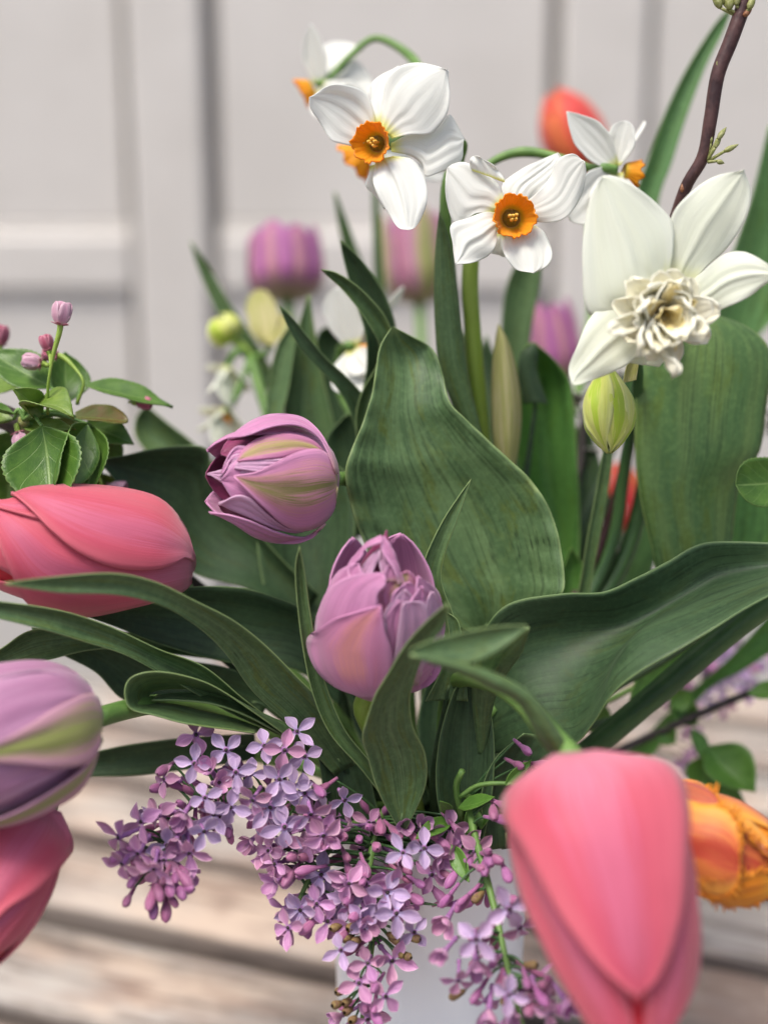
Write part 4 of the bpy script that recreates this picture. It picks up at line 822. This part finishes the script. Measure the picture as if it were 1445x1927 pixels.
def frill(tip, wd, base=None, cup=.6, curl=.15, twist=0, ruffle=.10, sh='strip', sd=0):
    b = cc - z3*.004 if base is None else P3(base)
    MB().grid(petal_grid(b, P3(tip), mpx(wd, .46), z3, sh, cup=cup, curl=curl, twist=twist, ruffle=ruffle, nu=11, nv=18, seed=sd)).obj('frill', M['frill'], h3, .0005)
for k, (tip, wd) in enumerate([((1120,625,.452),34), ((1345,632,.452),46), ((1256,728,.450),34), ((1180,668,.452),52), ((1212,672,.450),46), ((1310,640,.452),60), ((1178,590,.455),70), ((1200,540,.458),80),
        ((1250,520,.459),90), ((1300,545,.458),80), ((1325,590,.455),70), ((1285,660,.452),60), ((1240,668,.452),60), ((1330,612,.455),50)]):
    frill(tip, wd, twist=random.uniform(-.5, .5), sd=k+20)
for ring, (nn_, rr_, zz_, ww_, cu) in enumerate([(9, 86, .006, 58, .22), (8, 62, .010, 52, .30), (6, 38, .012, 46, .25), (4, 18, .012, 36, .1)]):
    for k in range(nn_):
        a = k*2*math.pi/nn_+ring*.4+random.uniform(-.15, .15); r = mpx(rr_*random.uniform(.85, 1.1), .46); o = x3*math.cos(a)+y3*math.sin(a)
        ti = cc+z3*zz_*random.uniform(.85, 1.15)+o*r; bs = cc-z3*.004+o*r*.25
        MB().grid(petal_grid(bs, ti, mpx(ww_*random.uniform(.8, 1.15), .46), z3*.8-o*.6, 'strip', cup=random.uniform(.2, .5), curl=-cu, twist=random.uniform(-.35, .35), ruffle=.09, nu=13, nv=18, seed=60+ring*10+k)).obj('frill', M['frill' if ring < 2 else 'frill_yellow'], h3, .0003)
# hanging bud
c4 = thing('daffodil_bud', VB(), 'yellow-green closed daffodil bud hanging under the frilled white daffodil', 'bud')
bb = Body((1140,690,.500), (1146,852,.492), mpx(48, .495), [(0, .22), (.08, .36), (.2, .62), (.38, .93), (.55, 1), (.72, .88), (.88, .52), (1, .06)])
for i in range(3): MB().grid(bb.ring(i*2.0944+.2, 1.3, .96, 1.0, 0)).obj('petal', M['bud_yellow'], c4, .0005)
for i in range(3): MB().grid(bb.ring(i*2.0944+1.0472+.2, .82, 1.0, 1.0, -.02, mid=.05)).obj('petal', M['bud_yellow'], c4, .0005)
MB().tube([ORG[c4.name], VT(.5, .4), P(1130,1080,.575), P(1178,860,.565), P(1200,700,.535), P(1172,660,.51), P(1145,672,.502), P(1141,700,.4995)], [.0036, .0032, .0028, .0026, .0022, .0024], 12, 60).obj('stem', M['stem_dark'], c4)
leaf('spathe', [(1172,720,.505),(1178,690),(1190,660,.505)], [(1196,715,.505),(1200,690),(1204,660,.505)], mat='spathe', parent=c4, thick=.0004, d=(.505,.505), bulge=.002)
# papery sheath beside the second stalk
leaf('bud_sheath', [(940,880,.56),(928,830),(924,760),(926,690),(932,640),(937,610,.555)], [(968,880,.56),(978,820),(980,760),(970,690),(955,640),(937,610,.555)], 'tall papery yellowing bud sheath beside the thick stalk', mat='spathe', cat='bud sheath', d=(.56,.555), bulge=-.010)
# pale daffodils out of focus at the left
c5 = thing('daffodil', VB(), 'blurred pale yellow-white daffodils nodding at the far left of the stalks', 'daffodil')
J5 = P(470,670,.645)
MB().tube([ORG[c5.name], VT(-.6, .6), P(640,1050,.60), P(520,820,.63), J5], [.0036, .0032, .0028, .0026], 10, 40).obj('stem', M['stem'], c5)
bb = Body((440,640,.645), (405,600,.645), mpx(33, .645), PROF_ROUND)
hh = MB().tube([J5, P(455,652,.645), P(438,638,.645)], [.0022, .002, .0022], 8, 10).obj('flower_head', M['stem_yellow'], c5)
for i in range(3): MB().grid(bb.ring(i*2.0944, 1.2, 1, 1)).obj('petal', M['bud_yellow'], hh, .0005)
head(c5, (425,700,.64), unit(-UP*.9-RT*.3-FW*.2), [((430,690,.64),(390,740,.635),60,{}), ((430,690,.64),(470,735,.645),60,{}), ((430,690,.64),(430,765,.63),64,{}), ((430,690,.64),(405,700,.66),60,{})], None, [J5, P(455,660,.642), P(440,668,.64)], matp='cream', seed=11, tlen=.004)
head(c5, (425,780,.635), unit(-UP*.9-RT*.35-FW*.2), [((430,770,.635),(370,810,.63),60,{}), ((430,770,.635),(465,830,.64),60,{}), ((430,770,.635),(415,850,.625),64,{}), ((430,770,.635),(385,780,.65),60,{})], dict(r0=8, r1=16, dep=14), [J5, P(462,700,.64), P(445,745,.637), P(432,762,.635)], matp='cream', seed=12, tlen=.004)
head(c5, (505,640,.65), unit(UP*.5-RT*.2-FW*.3), [((505,650,.65),(485,545,.655),62,{}), ((510,650,.65),(540,590,.65),60,{}), ((505,650,.65),(480,620,.645),50,{})], None, [J5, P(485,670,.648), P(500,665,.65)], matp='spathe', seed=13, tlen=.003)
c6 = thing('daffodil', VB(), 'white daffodil turned sideways, half hidden behind the slim curving leaves', 'daffodil')
n6 = unit(RT*.7-UP*.45-FW*.2)
head(c6, (672,660,.585), n6, [((665,650,.585),(636,540,.58),80,dict(face=FACE-RT*.3)), ((668,655,.585),(760,540,.60),56,dict(shape='oval')), ((668,660,.585),(662,745,.575),84,dict(face=FACE-RT*.3)), ((668,660,.585),(700,560,.60),60,{}), ((665,660,.58),(690,700,.572),60,dict(face=FACE-RT*.3))],
     dict(r0=12, r1=24, dep=22), [ORG[c6.name], VT(-.2, .4), P(720,900,.585), P(640,740,.60), P(640,660,.592)], seed=14, tlen=.006)

# ------------------------------------------------------------------ lilac
def floret_meshes():
    out = {}
    Lp, Wp = .0080, .0046
    for nm, mt in (('open', 'lilac'), ('pinkish', 'lilac_pink')):
        for var in range(3):
            m = MB(); g = petal_grid((.0007, 0, 0), (Lp*(1+.08*(var-1)), 0, -.0006+.0013*var), Wp*(1+.06*(1-var)), (0, 0, 1), 'lil', cup=.42, fold=.22, curl=(-.36, -.05, .24)[var], ruffle=.05, nu=11, nv=13, seed=var+1)
            out[nm, var] = m.grid(g).mesh('lilac_petal', M[mt])
        g = petal_grid((.0006, 0, 0), (Lp*.62, 0, Lp*.62), Wp*.95, (-.7, 0, .7), 'round', cup=.6, curl=.2, nu=9, nv=11, seed=4)
        out[nm, 3] = MB().grid(g).mesh('lilac_petal', M[mt])
    m = MB(); m.tube([(0, 0, -.0095), (0, 0, -.005), (0, 0, -.0008), (0, 0, .0001)], [.0007, .00075, .0009, .0013], 8, 10)
    m.tube([(0, 0, -.0102), (0, 0, -.0085)], [.0009, .0011], 6, 4); b0 = len(m.f); m.tube([(0, 0, .0001), (0, 0, .00045)], [.0008, .0005], 6, 3); me = m.mesh('lilac_floret', M['lilac_tube']); me.materials.append(M['bark_grey']); [setattr(me.polygons[q], 'material_index', 1) for q in range(b0, len(me.polygons))]; out['tube'] = me
    for kk, sc in enumerate((1, .8, .62)):
        m = MB(); m.tube([(0, 0, -.0085), (0, 0, -.0030)], [.0006, .0008], 7, 5)
        pr = [(.0008, -.0044), (.0011, -.0030), (.00165, -.0008), (.00175, .0010), (.0013, .0028), (.0003, .0038)]
        g = lathe(pr, 16); rr = 1+.07*np.cos(np.linspace(0, 2*math.pi, 16, endpoint=False)*4); g[:, :, 0] *= rr; g[:, :, 1] *= rr
        m.grid(g*sc, closed=True); out['bud', kk] = m.mesh('lilac_bud', M['lilac_bud'])
    m = MB(); m.grid(lathe([(.0003, -.004), (.0009, -.003), (.0013, -.001), (.0014, .0006), (.0006, .0016)], 9), closed=True); out['dry'] = m.mesh('withered_bud', M['bud_brown'])
    return out
FM = floret_meshes()
def rot_to(n, roll):
    q = Vector((0, 0, 1)).rotation_difference(Vector(tuple(unit(n)))); return q.to_matrix().to_4x4() @ Matrix.Rotation(roll, 4, 'Z')
def put(name, me, par, world, n, roll, sc=1.0):
    o = bpy.data.objects.new(name, me); COL.objects.link(o); o.parent = par
    o.matrix_basis = Matrix.Translation(tuple(np.asarray(world)-ORG[par.name])) @ rot_to(n, roll) @ Matrix.Scale(sc, 4); return o
def floret(par, p, n, roll=None, kind='open', sc=1.0, closed=False):
    roll = random.uniform(0, 1.57) if roll is None else roll
    f = put('floret', FM['tube'], par, p, n, roll, sc)
    for k in range(4):
        o = bpy.data.objects.new('petal', FM[kind, 3 if closed else random.choice((0, 1, 1, 2))]); COL.objects.link(o); o.parent = f
        o.matrix_basis = Matrix.Rotation(k*math.pi/2+random.uniform(-.14, .14), 4, 'Z') @ Matrix.Rotation(random.uniform(-.2, .22), 4, 'Y')
    return f
def sprig(label, spine, opens, pinks, buds, dry=(), extra=(), seed=0, sc=1.0, r=.0014):
    """spine: pixel/depth stem; opens/pinks: (px,py,d[,tilt x,tilt y]); buds likewise; extra: (n_open, n_bud, radius m, from fraction)"""
    random.seed(seed); t = thing('lilac_sprig', VB(), label, 'lilac', None)
    sp = np.array([P3(q) for q in spine]); cv = cr(sp, 80)
    MB().tube([ORG[t.name], VT(*unit(sp[0][:2]-np.array((VX, VY)))*.7)]+list(sp), [r*1.2, r*1.2, r*1.1, r*.9, r*.6], 9, 70).obj('stem', M['stem'], t)
    tw = MB()
    def near(p, back=.010):
        i = int(np.argmin(np.linalg.norm(cv-p, axis=1))); i = max(0, i-int(back/.0015)); return cv[i]
    def twig(p, n, L=.0098):
        a = near(p); b = np.asarray(p)-unit(n)*L*sc; tw.tube([a, a*.5+b*.5+UP*.001, b], [.0007, .0005, .0004], 5, 7)
    for lst, kind in ((opens, 'open'), (pinks, 'pinkish')):
        for q in lst:
            p = P(*q[:3]); c = near(p, .004); out = p-c; n = unit(FACE*1.2+unit(out)*.55+rng.normal(size=3)*.22)
            if len(q) > 3: n = unit(FACE+RT*q[3]+UP*q[4])
            floret(t, p, n, None if len(q) < 6 else q[5], kind, sc*random.uniform(.82, 1.12), random.random() < (.04 if kind == 'open' else .3)); twig(p, n)
    for q in buds:
        p = P(*q[:3]); out = p-near(p, .004); n = unit(unit(out)*.9+FACE*.5-UP*.5+rng.normal(size=3)*.3); put('bud', FM['bud', random.choice((0, 0, 1))], t, p, n, random.uniform(0, 3), sc*1.1); twig(p, n, .008)
    for q in dry:
        p = P(*q[:3]); n = unit(p-near(p, .003)+FACE*.003); put('withered_bud', FM['dry'], t, p, n, 0, sc*1.15); twig(p, n, .004)
    for (no, nb, rad, f0, f1) in extra:
        for k in range(no+nb):
            f = random.uniform(f0, f1); i = int(f*79); th_ = random.uniform(0, 6.283); tg = cv[min(i+1, 79)]-cv[i-1]; tg = unit(tg)
            x = unit(np.cross(tg, (.3, .8, .5))); y = np.cross(tg, x); o = x*math.cos(th_)+y*math.sin(th_); tap = .45+.55*math.sin(math.pi*min(1, .15+.85*(1-(f-f0)/(f1-f0+1e-6))))
            p = cv[i]+o*rad*tap*random.uniform(.55, 1)+tg*.004; n = unit(o+tg*.5+FACE*.25)
            if k < no: floret(t, p, n, None, random.choice(('open', 'pinkish', 'pinkish')), sc*random.uniform(.85, 1.05), random.random() < .3)
            else: put('bud', FM['bud', random.choice((0, 1, 1, 2))], t, p, n, random.uniform(0, 3), sc*1.1)
            tw.tube([near(p), p-unit(n)*.0085*sc], [.0006, .0004], 5, 5)
    tw.obj('branchlets', M['stem_dark'], t)
    return t
z2 = lambda X, Y, d: (200+X/3.01, 1320+Y/3.01, d)
z3_ = lambda X, Y, d: (480+X/2.408, 1480+Y/2.408, d)
# left arm
sprig('lilac sprig arching left with clear pale florets and a drooping pink tip',
      [(640,1560,.512),(520,1500,.505),(420,1490,.500),(345,1530,.492),(310,1590,.484),(290,1660,.478)],
      [z2(*q) for q in [(500,350,.486),(680,275,.490),(895,250,.492),(735,400,.486),(560,545,.480),(555,735,.476),(705,600,.484),(980,440,.486),(1125,520,.490),(930,600,.486),(1010,710,.484),(1125,310,.494),(820,410,.492)]]
      + [z2(1080,170,.498)+(.5,.5), z2(610,640,.484), z2(1060,480,.49), z2(1350,560,.494)+(.3,-.3)],
      [z2(510,190,.492)+(.2,.4), z2(1010,275,.489)+(.1,.1), z2(830,560,.484), z2(330,440,.486)+(-.7,.3), z2(270,950,.464)+(0,-.55), z2(90,920,.466)+(-.5,-.6), z2(70,770,.470)+(-.9,-.2), z2(1160,640,.484)+(.2,-.5), z2(1230,760,.482)+(.2,-.4), z2(880,640,.486), z2(640,460,.488), z2(440,640,.480)+(-.2,-.3), z2(300,640,.480)+(-.6,.1), z2(400,780,.476)+(-.1,-.5), z2(200,680,.476)+(-.8,.0), z2(470,860,.474)+(.2,-.6), z2(180,860,.468)+(-.3,-.5)],
      [z2(*q) for q in [(120,1130,.466),(270,1180,.466),(340,1190,.468),(300,1080,.466),(390,1000,.470),(450,1010,.470),(440,960,.474),(460,1060,.470),(380,1130,.468),(320,390,.488),(290,490,.488),(700,760,.49),(690,720,.49),(1210,510,.49),(160,820,.47),(60,880,.468),(150,1020,.468),(250,1130,.464),(420,1080,.468),(360,1060,.466),(230,930,.47),(330,1000,.466)]],
      extra=[(10, 14, .016, .10, .62), (9, 22, .012, .55, .98)], seed=11)
# middle arm
sprig('dense lilac sprig hanging down the middle of the vase',
      [(720,1530,.512),(700,1600,.503),(690,1680,.497),(700,1760,.492),(690,1850,.488),(680,1935,.484)],
      [z3_(*q) for q in [(600,480,.482),(640,575,.478),(300,400,.492),(400,525,.490),(140,215,.489),(205,560,.486),(390,740,.478),(60,130,.492),(720,660,.482),(500,560,.484)]] + [z3_(765,280,.482)+(.2,.3), z3_(670,300,.478)+(-.3,.4)],
      [z3_(*q) for q in [(280,530,.484),(510,800,.476),(470,890,.475),(590,950,.474),(90,350,.489),(95,430,.487),(150,640,.482),(330,610,.485),(500,440,.487),(800,400,.488),(830,330,.49),(900,300,.49),(940,250,.49),(880,190,.494),(1000,290,.486),(760,180,.494),(680,180,.494),(250,260,.487),(310,220,.486),(60,290,.49),(500,640,.482),(620,790,.481)]],
      [z3_(*q) for q in [(170,320,.487),(225,380,.486),(150,420,.486),(235,640,.482),(450,590,.482),(410,420,.488),(440,400,.488),(745,440,.484),(730,510,.484),(545,910,.474),(860,400,.488),(870,510,.484),(840,500,.486),(940,530,.486),(500,380,.49),(350,230,.488),(380,210,.488),(320,260,.486),(570,185,.498),(290,20,.497),(540,1000,.474),(550,1050,.474),(800,210,.494),(850,260,.492),(960,330,.486),(720,230,.492),(640,210,.494),(920,200,.492)]],
      dry=[z3_(*q) for q in [(360,640,.484),(410,690,.484),(455,700,.484),(430,640,.484),(380,930,.478),(365,990,.477),(410,980,.476),(415,1020,.476),(440,1060,.475),(640,700,.484),(690,770,.482),(730,690,.482),(630,680,.484),(660,760,.482)]],
      extra=[(16, 16, .019, .06, .62), (2, 6, .010, .62, .95)], seed=23)
# right arm
sprig('lilac sprig with pale buds between the vase and the drooping coral tulip',
      [(880,1500,.505),(890,1560,.492),(915,1650,.478),(935,1730,.468),(955,1820,.458),(985,1940,.448)],
      [z3_(1000,690,.446)+(.0,.05,.75), z3_(1150,555,.450)+(.1,.1,.5)],
      [z3_(860,745,.455)+(-.5,-.2), z3_(920,880,.453)+(-.1,-.7), z3_(1060,1010,.450)+(-.2,-.6), z3_(1000,790,.456)+(.1,-.7), z3_(1130,860,.456)+(.3,-.6), z3_(1200,640,.456)+(.4,-.2), z3_(1290,960,.444)+(.3,-.7), z3_(1340,1030,.44)+(.1,-.7), z3_(870,600,.474)+(-.4,-.3), z3_(1150,1020,.448)+(.2,-.6), z3_(1400,960,.44)+(.5,-.5)],
      [z3_(*q) for q in [(1040,370,.474),(1060,340,.474),(1090,330,.474),(1140,400,.470),(1020,370,.474),(940,530,.476),(1120,150,.482),(1120,85,.484),(1080,120,.484),(1000,950,.455),(1300,960,.442),(1300,900,.444),(1390,1010,.44),(1240,1000,.444),(1330,880,.446),(1230,890,.446),(1110,890,.455),(890,420,.484),(860,520,.482)]] + [(990,1412,.49), (1022,1440,.49), (975,1440,.492)],
      dry=[z3_(*q) for q in [(900,950,.46),(1130,970,.455),(1000,510,.474),(1260,810,.452)]],
      extra=[(5, 9, .015, .55, .98), (0, 8, .014, .2, .6)], seed=37)
sprig('lilac florets crowded at the vase mouth behind the S-curved leaf',
      [(740,1560,.520),(700,1555,.512),(640,1580,.505),(590,1640,.498),(560,1700,.492)],
      [z2(1245,1000,.494), z2(1190,1130,.490), z2(1100,1170,.487), z2(1350,1130,.49)],
      [z2(960,930,.492), z2(880,830,.494), z2(1040,1290,.488)+(-.4,-.6), z2(1300,1250,.489), z2(1260,760,.49), z2(820,790,.494)+(-.5,-.3), z2(960,1020,.492)+(-.4,-.5)],
      [z2(1060,880,.49), z2(1110,970,.49), z2(1040,1010,.49), z2(1135,1280,.487), z2(1180,720,.49), z2(1150,650,.488), z2(1360,880,.49), z2(1330,760,.49), z2(1400,1200,.489)],
      extra=[(10, 16, .016, .1, .98)], seed=41)
sprig('lilac florets far behind, blurred beside the bright small leaves',
      [(1190,1420,.66),(1280,1340,.67),(1340,1290,.68),(1410,1230,.69)],
      [(1390,1260,.66),(1350,1290,.66),(1420,1240,.67),(1330,1320,.66),(1370,1240,.67),(1400,1290,.66)], [(1360,1330,.665),(1410,1300,.665),(1300,1380,.66),(1290,1440,.65),(1310,1410,.65)], [(1340,1260,.66)], extra=[(24, 6, .020, .35, 1)], seed=53)
# small leaves on the right lilac stem
def broad(th, base, tip, wd, mat, face=None, name='leaf', **kw):
    kw = dict(dict(shape='leaf', cup=.25, fold=.22, ruffle=.02, serr=.03), **kw)
    d = (base[2]+tip[2])/2; g = petal_grid(P3(base), P3(tip), mpx(wd, d), FACE if face is None else face, nu=15, nv=40, **kw)
    return MB().grid(g).obj(name, M[mat], th, .0004)
lt = thing('lilac_shoot', VB(), 'leafy lilac shoot with small pointed leaves beside the vase mouth', 'shoot')
MB().tube([ORG[lt.name], VT(.3, -.8), P(868,1540,.505), P(858,1480,.498), P(870,1450,.494)], [.0016, .0016, .0014, .0012], 8, 30).obj('stem', M['stem'], lt)
MB().tube([P(865,1500,.499), P(900,1478,.496), P(960,1475,.492), P(1000,1490,.488)], [.001, .0009, .0006], 7, 16).obj('side_stem', M['stem'], lt)
for b, tp, wd, kw in [((862,1520,.498),(930,1500,.486),34, dict(face=FACE+UP)), ((850,1540,.498),(782,1578,.484),36, dict(face=FACE+UP)), ((848,1530,.498),(828,1508,.486),22, {}), ((850,1590,.49),(882,1660,.48),34, dict(face=FACE-RT*.3)),
                      ((880,1570,.5),(900,1500,.505),30, {}), ((905,1560,.498),(920,1470,.51),40, dict(face=FACE-RT*.5)), ((950,1478,.492),(1000,1430,.49),22, {})]:
    broad(lt, b, tp, wd, 'lilac_leaf', **kw)

# ------------------------------------------------------------------ apple branch at the left
ap = thing('apple_branch', VB(), 'apple blossom branch with fresh green leaves and pink buds', 'branch')
MB().tube([ORG[ap.name], VT(-.8, .4), P(500,1230,.565), P(250,1010,.55), P(90,850,.535), P(40,800,.53), P(-60,760,.53)], [.0035, .0038, .0042, .0046, .005], 12, 60).obj('branch', M['bark_grey'], ap)
K = P(45,790,.515)
MB().tube([P(60,815,.53), K], [.003, .0022], 8, 6).obj('spur', M['bud_green'], ap)
z5 = lambda X, Y, d: (X/4.379, 560+Y/4.379, d)
def tip_grow(b, t, k=1.12): return b, tuple(x+(y-x)*k for x, y in zip(b, t))
def stalked(base, tip, wd, mat, src=None, **kw):
    wd *= 1.35; base, tip = tip_grow(base, tip); kw.setdefault('ruffle', .05); kw.setdefault('curl', random.uniform(-.12, .06))
    lf = broad(ap, base, tip, wd, mat, **kw)
    MB().tube([K if src is None else P3(src), (P3(base)+(K if src is None else P3(src)))/2+UP*.003, P3(base)], [.0008, .0007, .0007], 7, 10).obj('leaf_stalk', M['stem'], lf)
stalked(z5(350,1060,.503), z5(415,1720,.492), 112, 'apple', cup=.3, fold=.28, bend=.04)
stalked(z5(720,1040,.515), z5(460,1560,.495), 70, 'apple', face=FACE+RT*.9, cup=.5, fold=.5, twist=.5)
stalked(z5(760,1060,.52), z5(700,1620,.51), 80, 'apple', face=FACE-RT*.4+UP*.3, cup=.3, fold=.3)
stalked(z5(690,720,.53), z5(1340,905,.535), 46, 'apple', face=UP+FACE*.7, bend=.12, cup=.2, src=z5(640,880,.525))
stalked(z5(620,980,.52), z5(1010,1010,.525), 42, 'apple_brown', face=UP+FACE*.8, bend=.12, shape='round')
stalked(z5(700,1030,.53), z5(1060,1180,.53), 44, 'apple', face=UP*.7+FACE, bend=.08)
stalked(z5(430,740,.525), z5(-40,470,.53), 62, 'apple', face=UP*.6+FACE, cup=.2, bend=.05, src=z5(470,950,.522))
stalked(z5(560,860,.535), z5(540,500,.54), 64, 'apple', face=FACE+RT*.5, src=z5(500,960,.528))
stalked(z5(230,940,.512), z5(560,960,.498), 66, 'apple_young', face=UP+FACE*.5, bend=.42, cup=.25, shape='leaf')
stalked(z5(350,960,.515), z5(180,780,.50), 40, 'apple_young', face=UP*.4+FACE, bend=.1)
stalked(z5(120,960,.515), z5(-90,880,.51), 36, 'apple', face=UP+FACE*.4)
stalked(z5(120,1000,.52), z5(-120,1010,.515), 40, 'apple_young', face=UP+FACE*.5)
stalked(z5(160,1040,.52), z5(580,1090,.508), 30, 'apple_young', face=UP*.8+FACE)
stalked(z5(120,1100,.545), z5(20,1500,.55), 80, 'apple', face=FACE)
stalked(z5(100,1300,.545), z5(60,1720,.55), 100, 'apple', face=FACE+RT*.2)
stalked(z5(560,1080,.54), z5(640,1420,.545), 60, 'apple', face=FACE)
stalked(z5(800,1180,.54), z5(960,1380,.545), 50, 'apple', face=FACE)
stalked(z5(200,720,.54), z5(-60,600,.55), 70, 'apple_young', face=FACE+UP*.4)
stalked(z5(420,1000,.525), z5(600,1220,.53), 50, 'apple_young', face=FACE)
stalked(z5(840,1450,.545), z5(900,1650,.55), 50, 'apple_young', face=FACE)
def blossom(src, via, p, sz, mat='blossom', n=5, openness=.34, d=(0, 1, 0)):
    p = P3(p); ax_ = unit(d); x, y, z = frame(ax_)
    m = MB().tube([P3(src)]+[P3(v) for v in via]+[p-ax_*sz*.3, p], [.0007, .0006, .0006, .0010, .0012], 7, 24); h = m.obj('pedicel', M['stem_yellow'], ap)
    for k in range(n):
        a = k*2*math.pi/n; o = x*math.cos(a)+y*math.sin(a)
        MB().grid(petal_grid(p+o*sz*.10, p+z*sz+o*sz*openness, sz*.85, -o, 'round', cup=.5, bend=-.25, nu=9, nv=12, seed=k)).obj('petal', M[mat], h, .0003)
        MB().grid(petal_grid(p+o*sz*.1, p+z*sz*.1+o*sz*.42, sz*.22, z, 'point', nu=5, nv=6)).obj('sepal', M['blossom_dark'], h, .0002)
blossom(z5(395,960,.512), [z5(400,720,.505), z5(440,480,.503)], z5(500,230,.502), .0088, d=UP+RT*.15)
blossom(z5(640,870,.525), [z5(690,700,.522), z5(600,560,.525)], z5(480,480,.527), .006, 'blossom_dark', d=UP*.2-RT)
blossom(z5(420,560,.51), [z5(415,480,.512)], z5(405,440,.514), .0062, 'blossom_dark', d=UP-RT*.3)
blossom(z5(400,560,.515), [z5(370,540,.52)], z5(350,545,.522), .0075, 'blossom', d=-RT+UP*.2)
blossom(z5(100,700,.545), [z5(40,500,.55)], z5(5,400,.555), .0085, 'blossom_dark', d=UP)
blossom(z5(1060,860,.535), [z5(1090,860,.535)], z5(1130,870,.535), .006, 'blossom_dark', d=RT)
blossom(z5(150,1040,.52), [z5(140,1080,.518)], z5(150,1100,.515), .0075, 'blossom', d=-UP+RT*.3)
blossom(z5(820,1480,.535), [z5(840,1540,.535)], z5(870,1580,.535), .008, 'blossom', d=RT-UP*.2, openness=.6)
blossom(z5(640,1500,.535), [z5(660,1560,.53)], z5(740,1590,.52), .007, 'blossom_dark', d=RT*.8-UP*.3)

# ------------------------------------------------------------------ dark twig at the top right
tw = thing('twig', VB(), 'dark brown twig with small opening buds rising past the frilled daffodil', 'twig')
MB().tube([ORG[tw.name], VT(.6, .5), P(1140,1000,.58), P(1230,560,.535), P(1286,362,.512), P(1322,295,.507), P(1336,225,.504), P(1350,140,.501), P(1375,75,.499), P(1402,0,.497), P(1425,-70,.495)],
          [.0036, .0034, .0030, .0026, .0026, .0023, .0026, .0023, .0026, .0028, .0028], 12, 110).obj('bark', M['bark'], tw)
def bud(p, d, L, r, mat, stalk=None):
    p = P3(p); d = unit(d); m = MB()
    if stalk is not None: m.tube([P3(stalk), p], [.0007, .0006], 6, 5)
    m.tube([p, p+d*L*.25, p+d*L*.55, p+d*L*.8, p+d*L], [r*.5, r, r*.95, r*.6, r*.12], 9, 16); return m.obj('bud', M[mat], tw)
bud((1349,152,.500), UP+RT*.05, .0085, .0013, 'bud_scale'); bud((1349,128,.499), UP+RT*.12, .0040, .0007, 'bud_green')
for p, d, L, r, st in [((1345,278,.503), RT*.4+UP, .006, .0011, (1330,302,.506)), ((1350,262,.502), RT*.7+UP, .0055, .0011, (1332,296,.506)), ((1362,285,.502), RT+UP*.5, .006, .0011, (1334,302,.506)), ((1336,270,.504), UP, .0050, .0010, (1329,300,.506)),
                       ((1348,303,.502), -UP*.3+RT, .003, .0010, (1332,305,.505)), ((1355,15,.497), UP-RT*.5, .007, .0016, (1385,30,.498)), ((1372,18,.496), UP, .007, .0017, (1388,28,.498)), ((1362,8,.498), UP-RT*.2, .006, .0015, (1385,30,.498)), ((1408,18,.494), UP+RT*.4, .006, .0014, (1400,25,.497)), ((1385,10,.495), UP+RT*.1, .0065, .0014, (1392,20,.497))]:
    bud(p, d, L, r, 'bud_green', st)
bud((1283,362,.510), UP, .0035, .0009, 'bud_scale'); bud((1398,30,.495), UP*.8+RT, .004, .0011, 'bud_scale')
# blossom twig in the shade and the dark branch at the lower right
bt = thing('blossom_branch', VB(), 'shaded twig with tiny white blossoms beyond the hanging bud', 'branch')
MB().tube([ORG[bt.name], VT(.4, .7), P(1040,1080,.60), P(1090,880,.62), P(1110,740,.63), P(1190,700,.63)], [.002, .002, .0018, .0014], 8, 40).obj('stem', M['bark_grey'], bt)
for k, (x, y) in enumerate([(1062,728),(1085,748),(1075,805),(1110,770),(1120,850),(1180,760),(1190,690),(1060,760),(1130,900),(1150,1040),(1180,1060),(1205,1040),(1130,1000),(1440,770),(1450,800),(1435,740),(1160,960),(1175,1100)]):
    q = P(x, y, .615+.01*(k % 3)); hb = MB().tube([P(1100, y+30, .625) if x < 1300 else P(1460, y+30, .625), q], [.0005, .0004], 5, 4).obj('pedicel', M['bark_grey'], bt)
    nn = unit(FACE+rng.normal(size=3)*.5); fx, fy, fz = frame(nn)
    for i in range(5):
        a = i*1.2566; o = fx*math.cos(a)+fy*math.sin(a); MB().grid(petal_grid(q, q+o*.0052+nn*.0015, .0048, nn, 'round', cup=.3, nu=5, nv=6)).obj('petal', M['blossom_white'], hb, .0003)
db = thing('thin_branch', VB(), 'thin dark branch with small green leaves slanting over the table', 'branch')
MB().tube([ORG[db.name], VT(.8, .3), P(1080,1450,.58), P(1180,1405,.60), P(1290,1355,.60), P(1400,1308,.60), P(1480,1285,.60)], [.002, .002, .0019, .0018], 9, 40).obj('stem', M['bark_grey'], db)
for b, tp, wd, kw in [((1330,1405,.60),(1420,1490,.585),100, dict(face=FACE+UP*.3+RT*.3, fold=.35)), ((1330,1420,.605),(1320,1500,.60),70, dict(face=FACE-RT*.5)), ((1360,1470,.60),(1388,1560,.598),50, dict(face=FACE)), ((1300,1370,.60),(1330,1440,.595),50, dict(face=FACE+RT)),
                      ((1405,1305,.59),(1500,1295,.58),44, dict(face=UP+FACE)), ((1260,1330,.60),(1300,1300,.60),46, dict(face=FACE)), ((1240,1370,.60),(1270,1400,.60),40, {}), ((1130,1390,.585),(1120,1310,.58),50, {}), ((1310,1365,.60),(1260,1310,.605),50, {}), ((1380,1480,.6),(1310,1470,.61),56, dict(face=FACE-UP*.3))]:
    broad(db, b, tp, wd, 'lilac_leaf', **kw)
rl = thing('apple_leaf', P(1500,900,.52)*0+VB(), 'serrated round leaf end overlapping the ribbed upright leaf', 'leaf')
g = petal_grid(P(1500,905,.525), P(1384,912,.515), mpx(95, .52), FACE+UP*.2, 'round', cup=.2, fold=.15, serr=.03, nu=15, nv=40); MB().grid(g).obj('blade', M['apple'], rl, .0004)
MB().tube([ORG[rl.name], VT(.9, .3), P(1280,1240,.575), P(1480,1040,.56), P(1500,905,.525)], [.0015, .0014, .0012, .0009], 8, 40).obj('stem', M['stem'], rl)
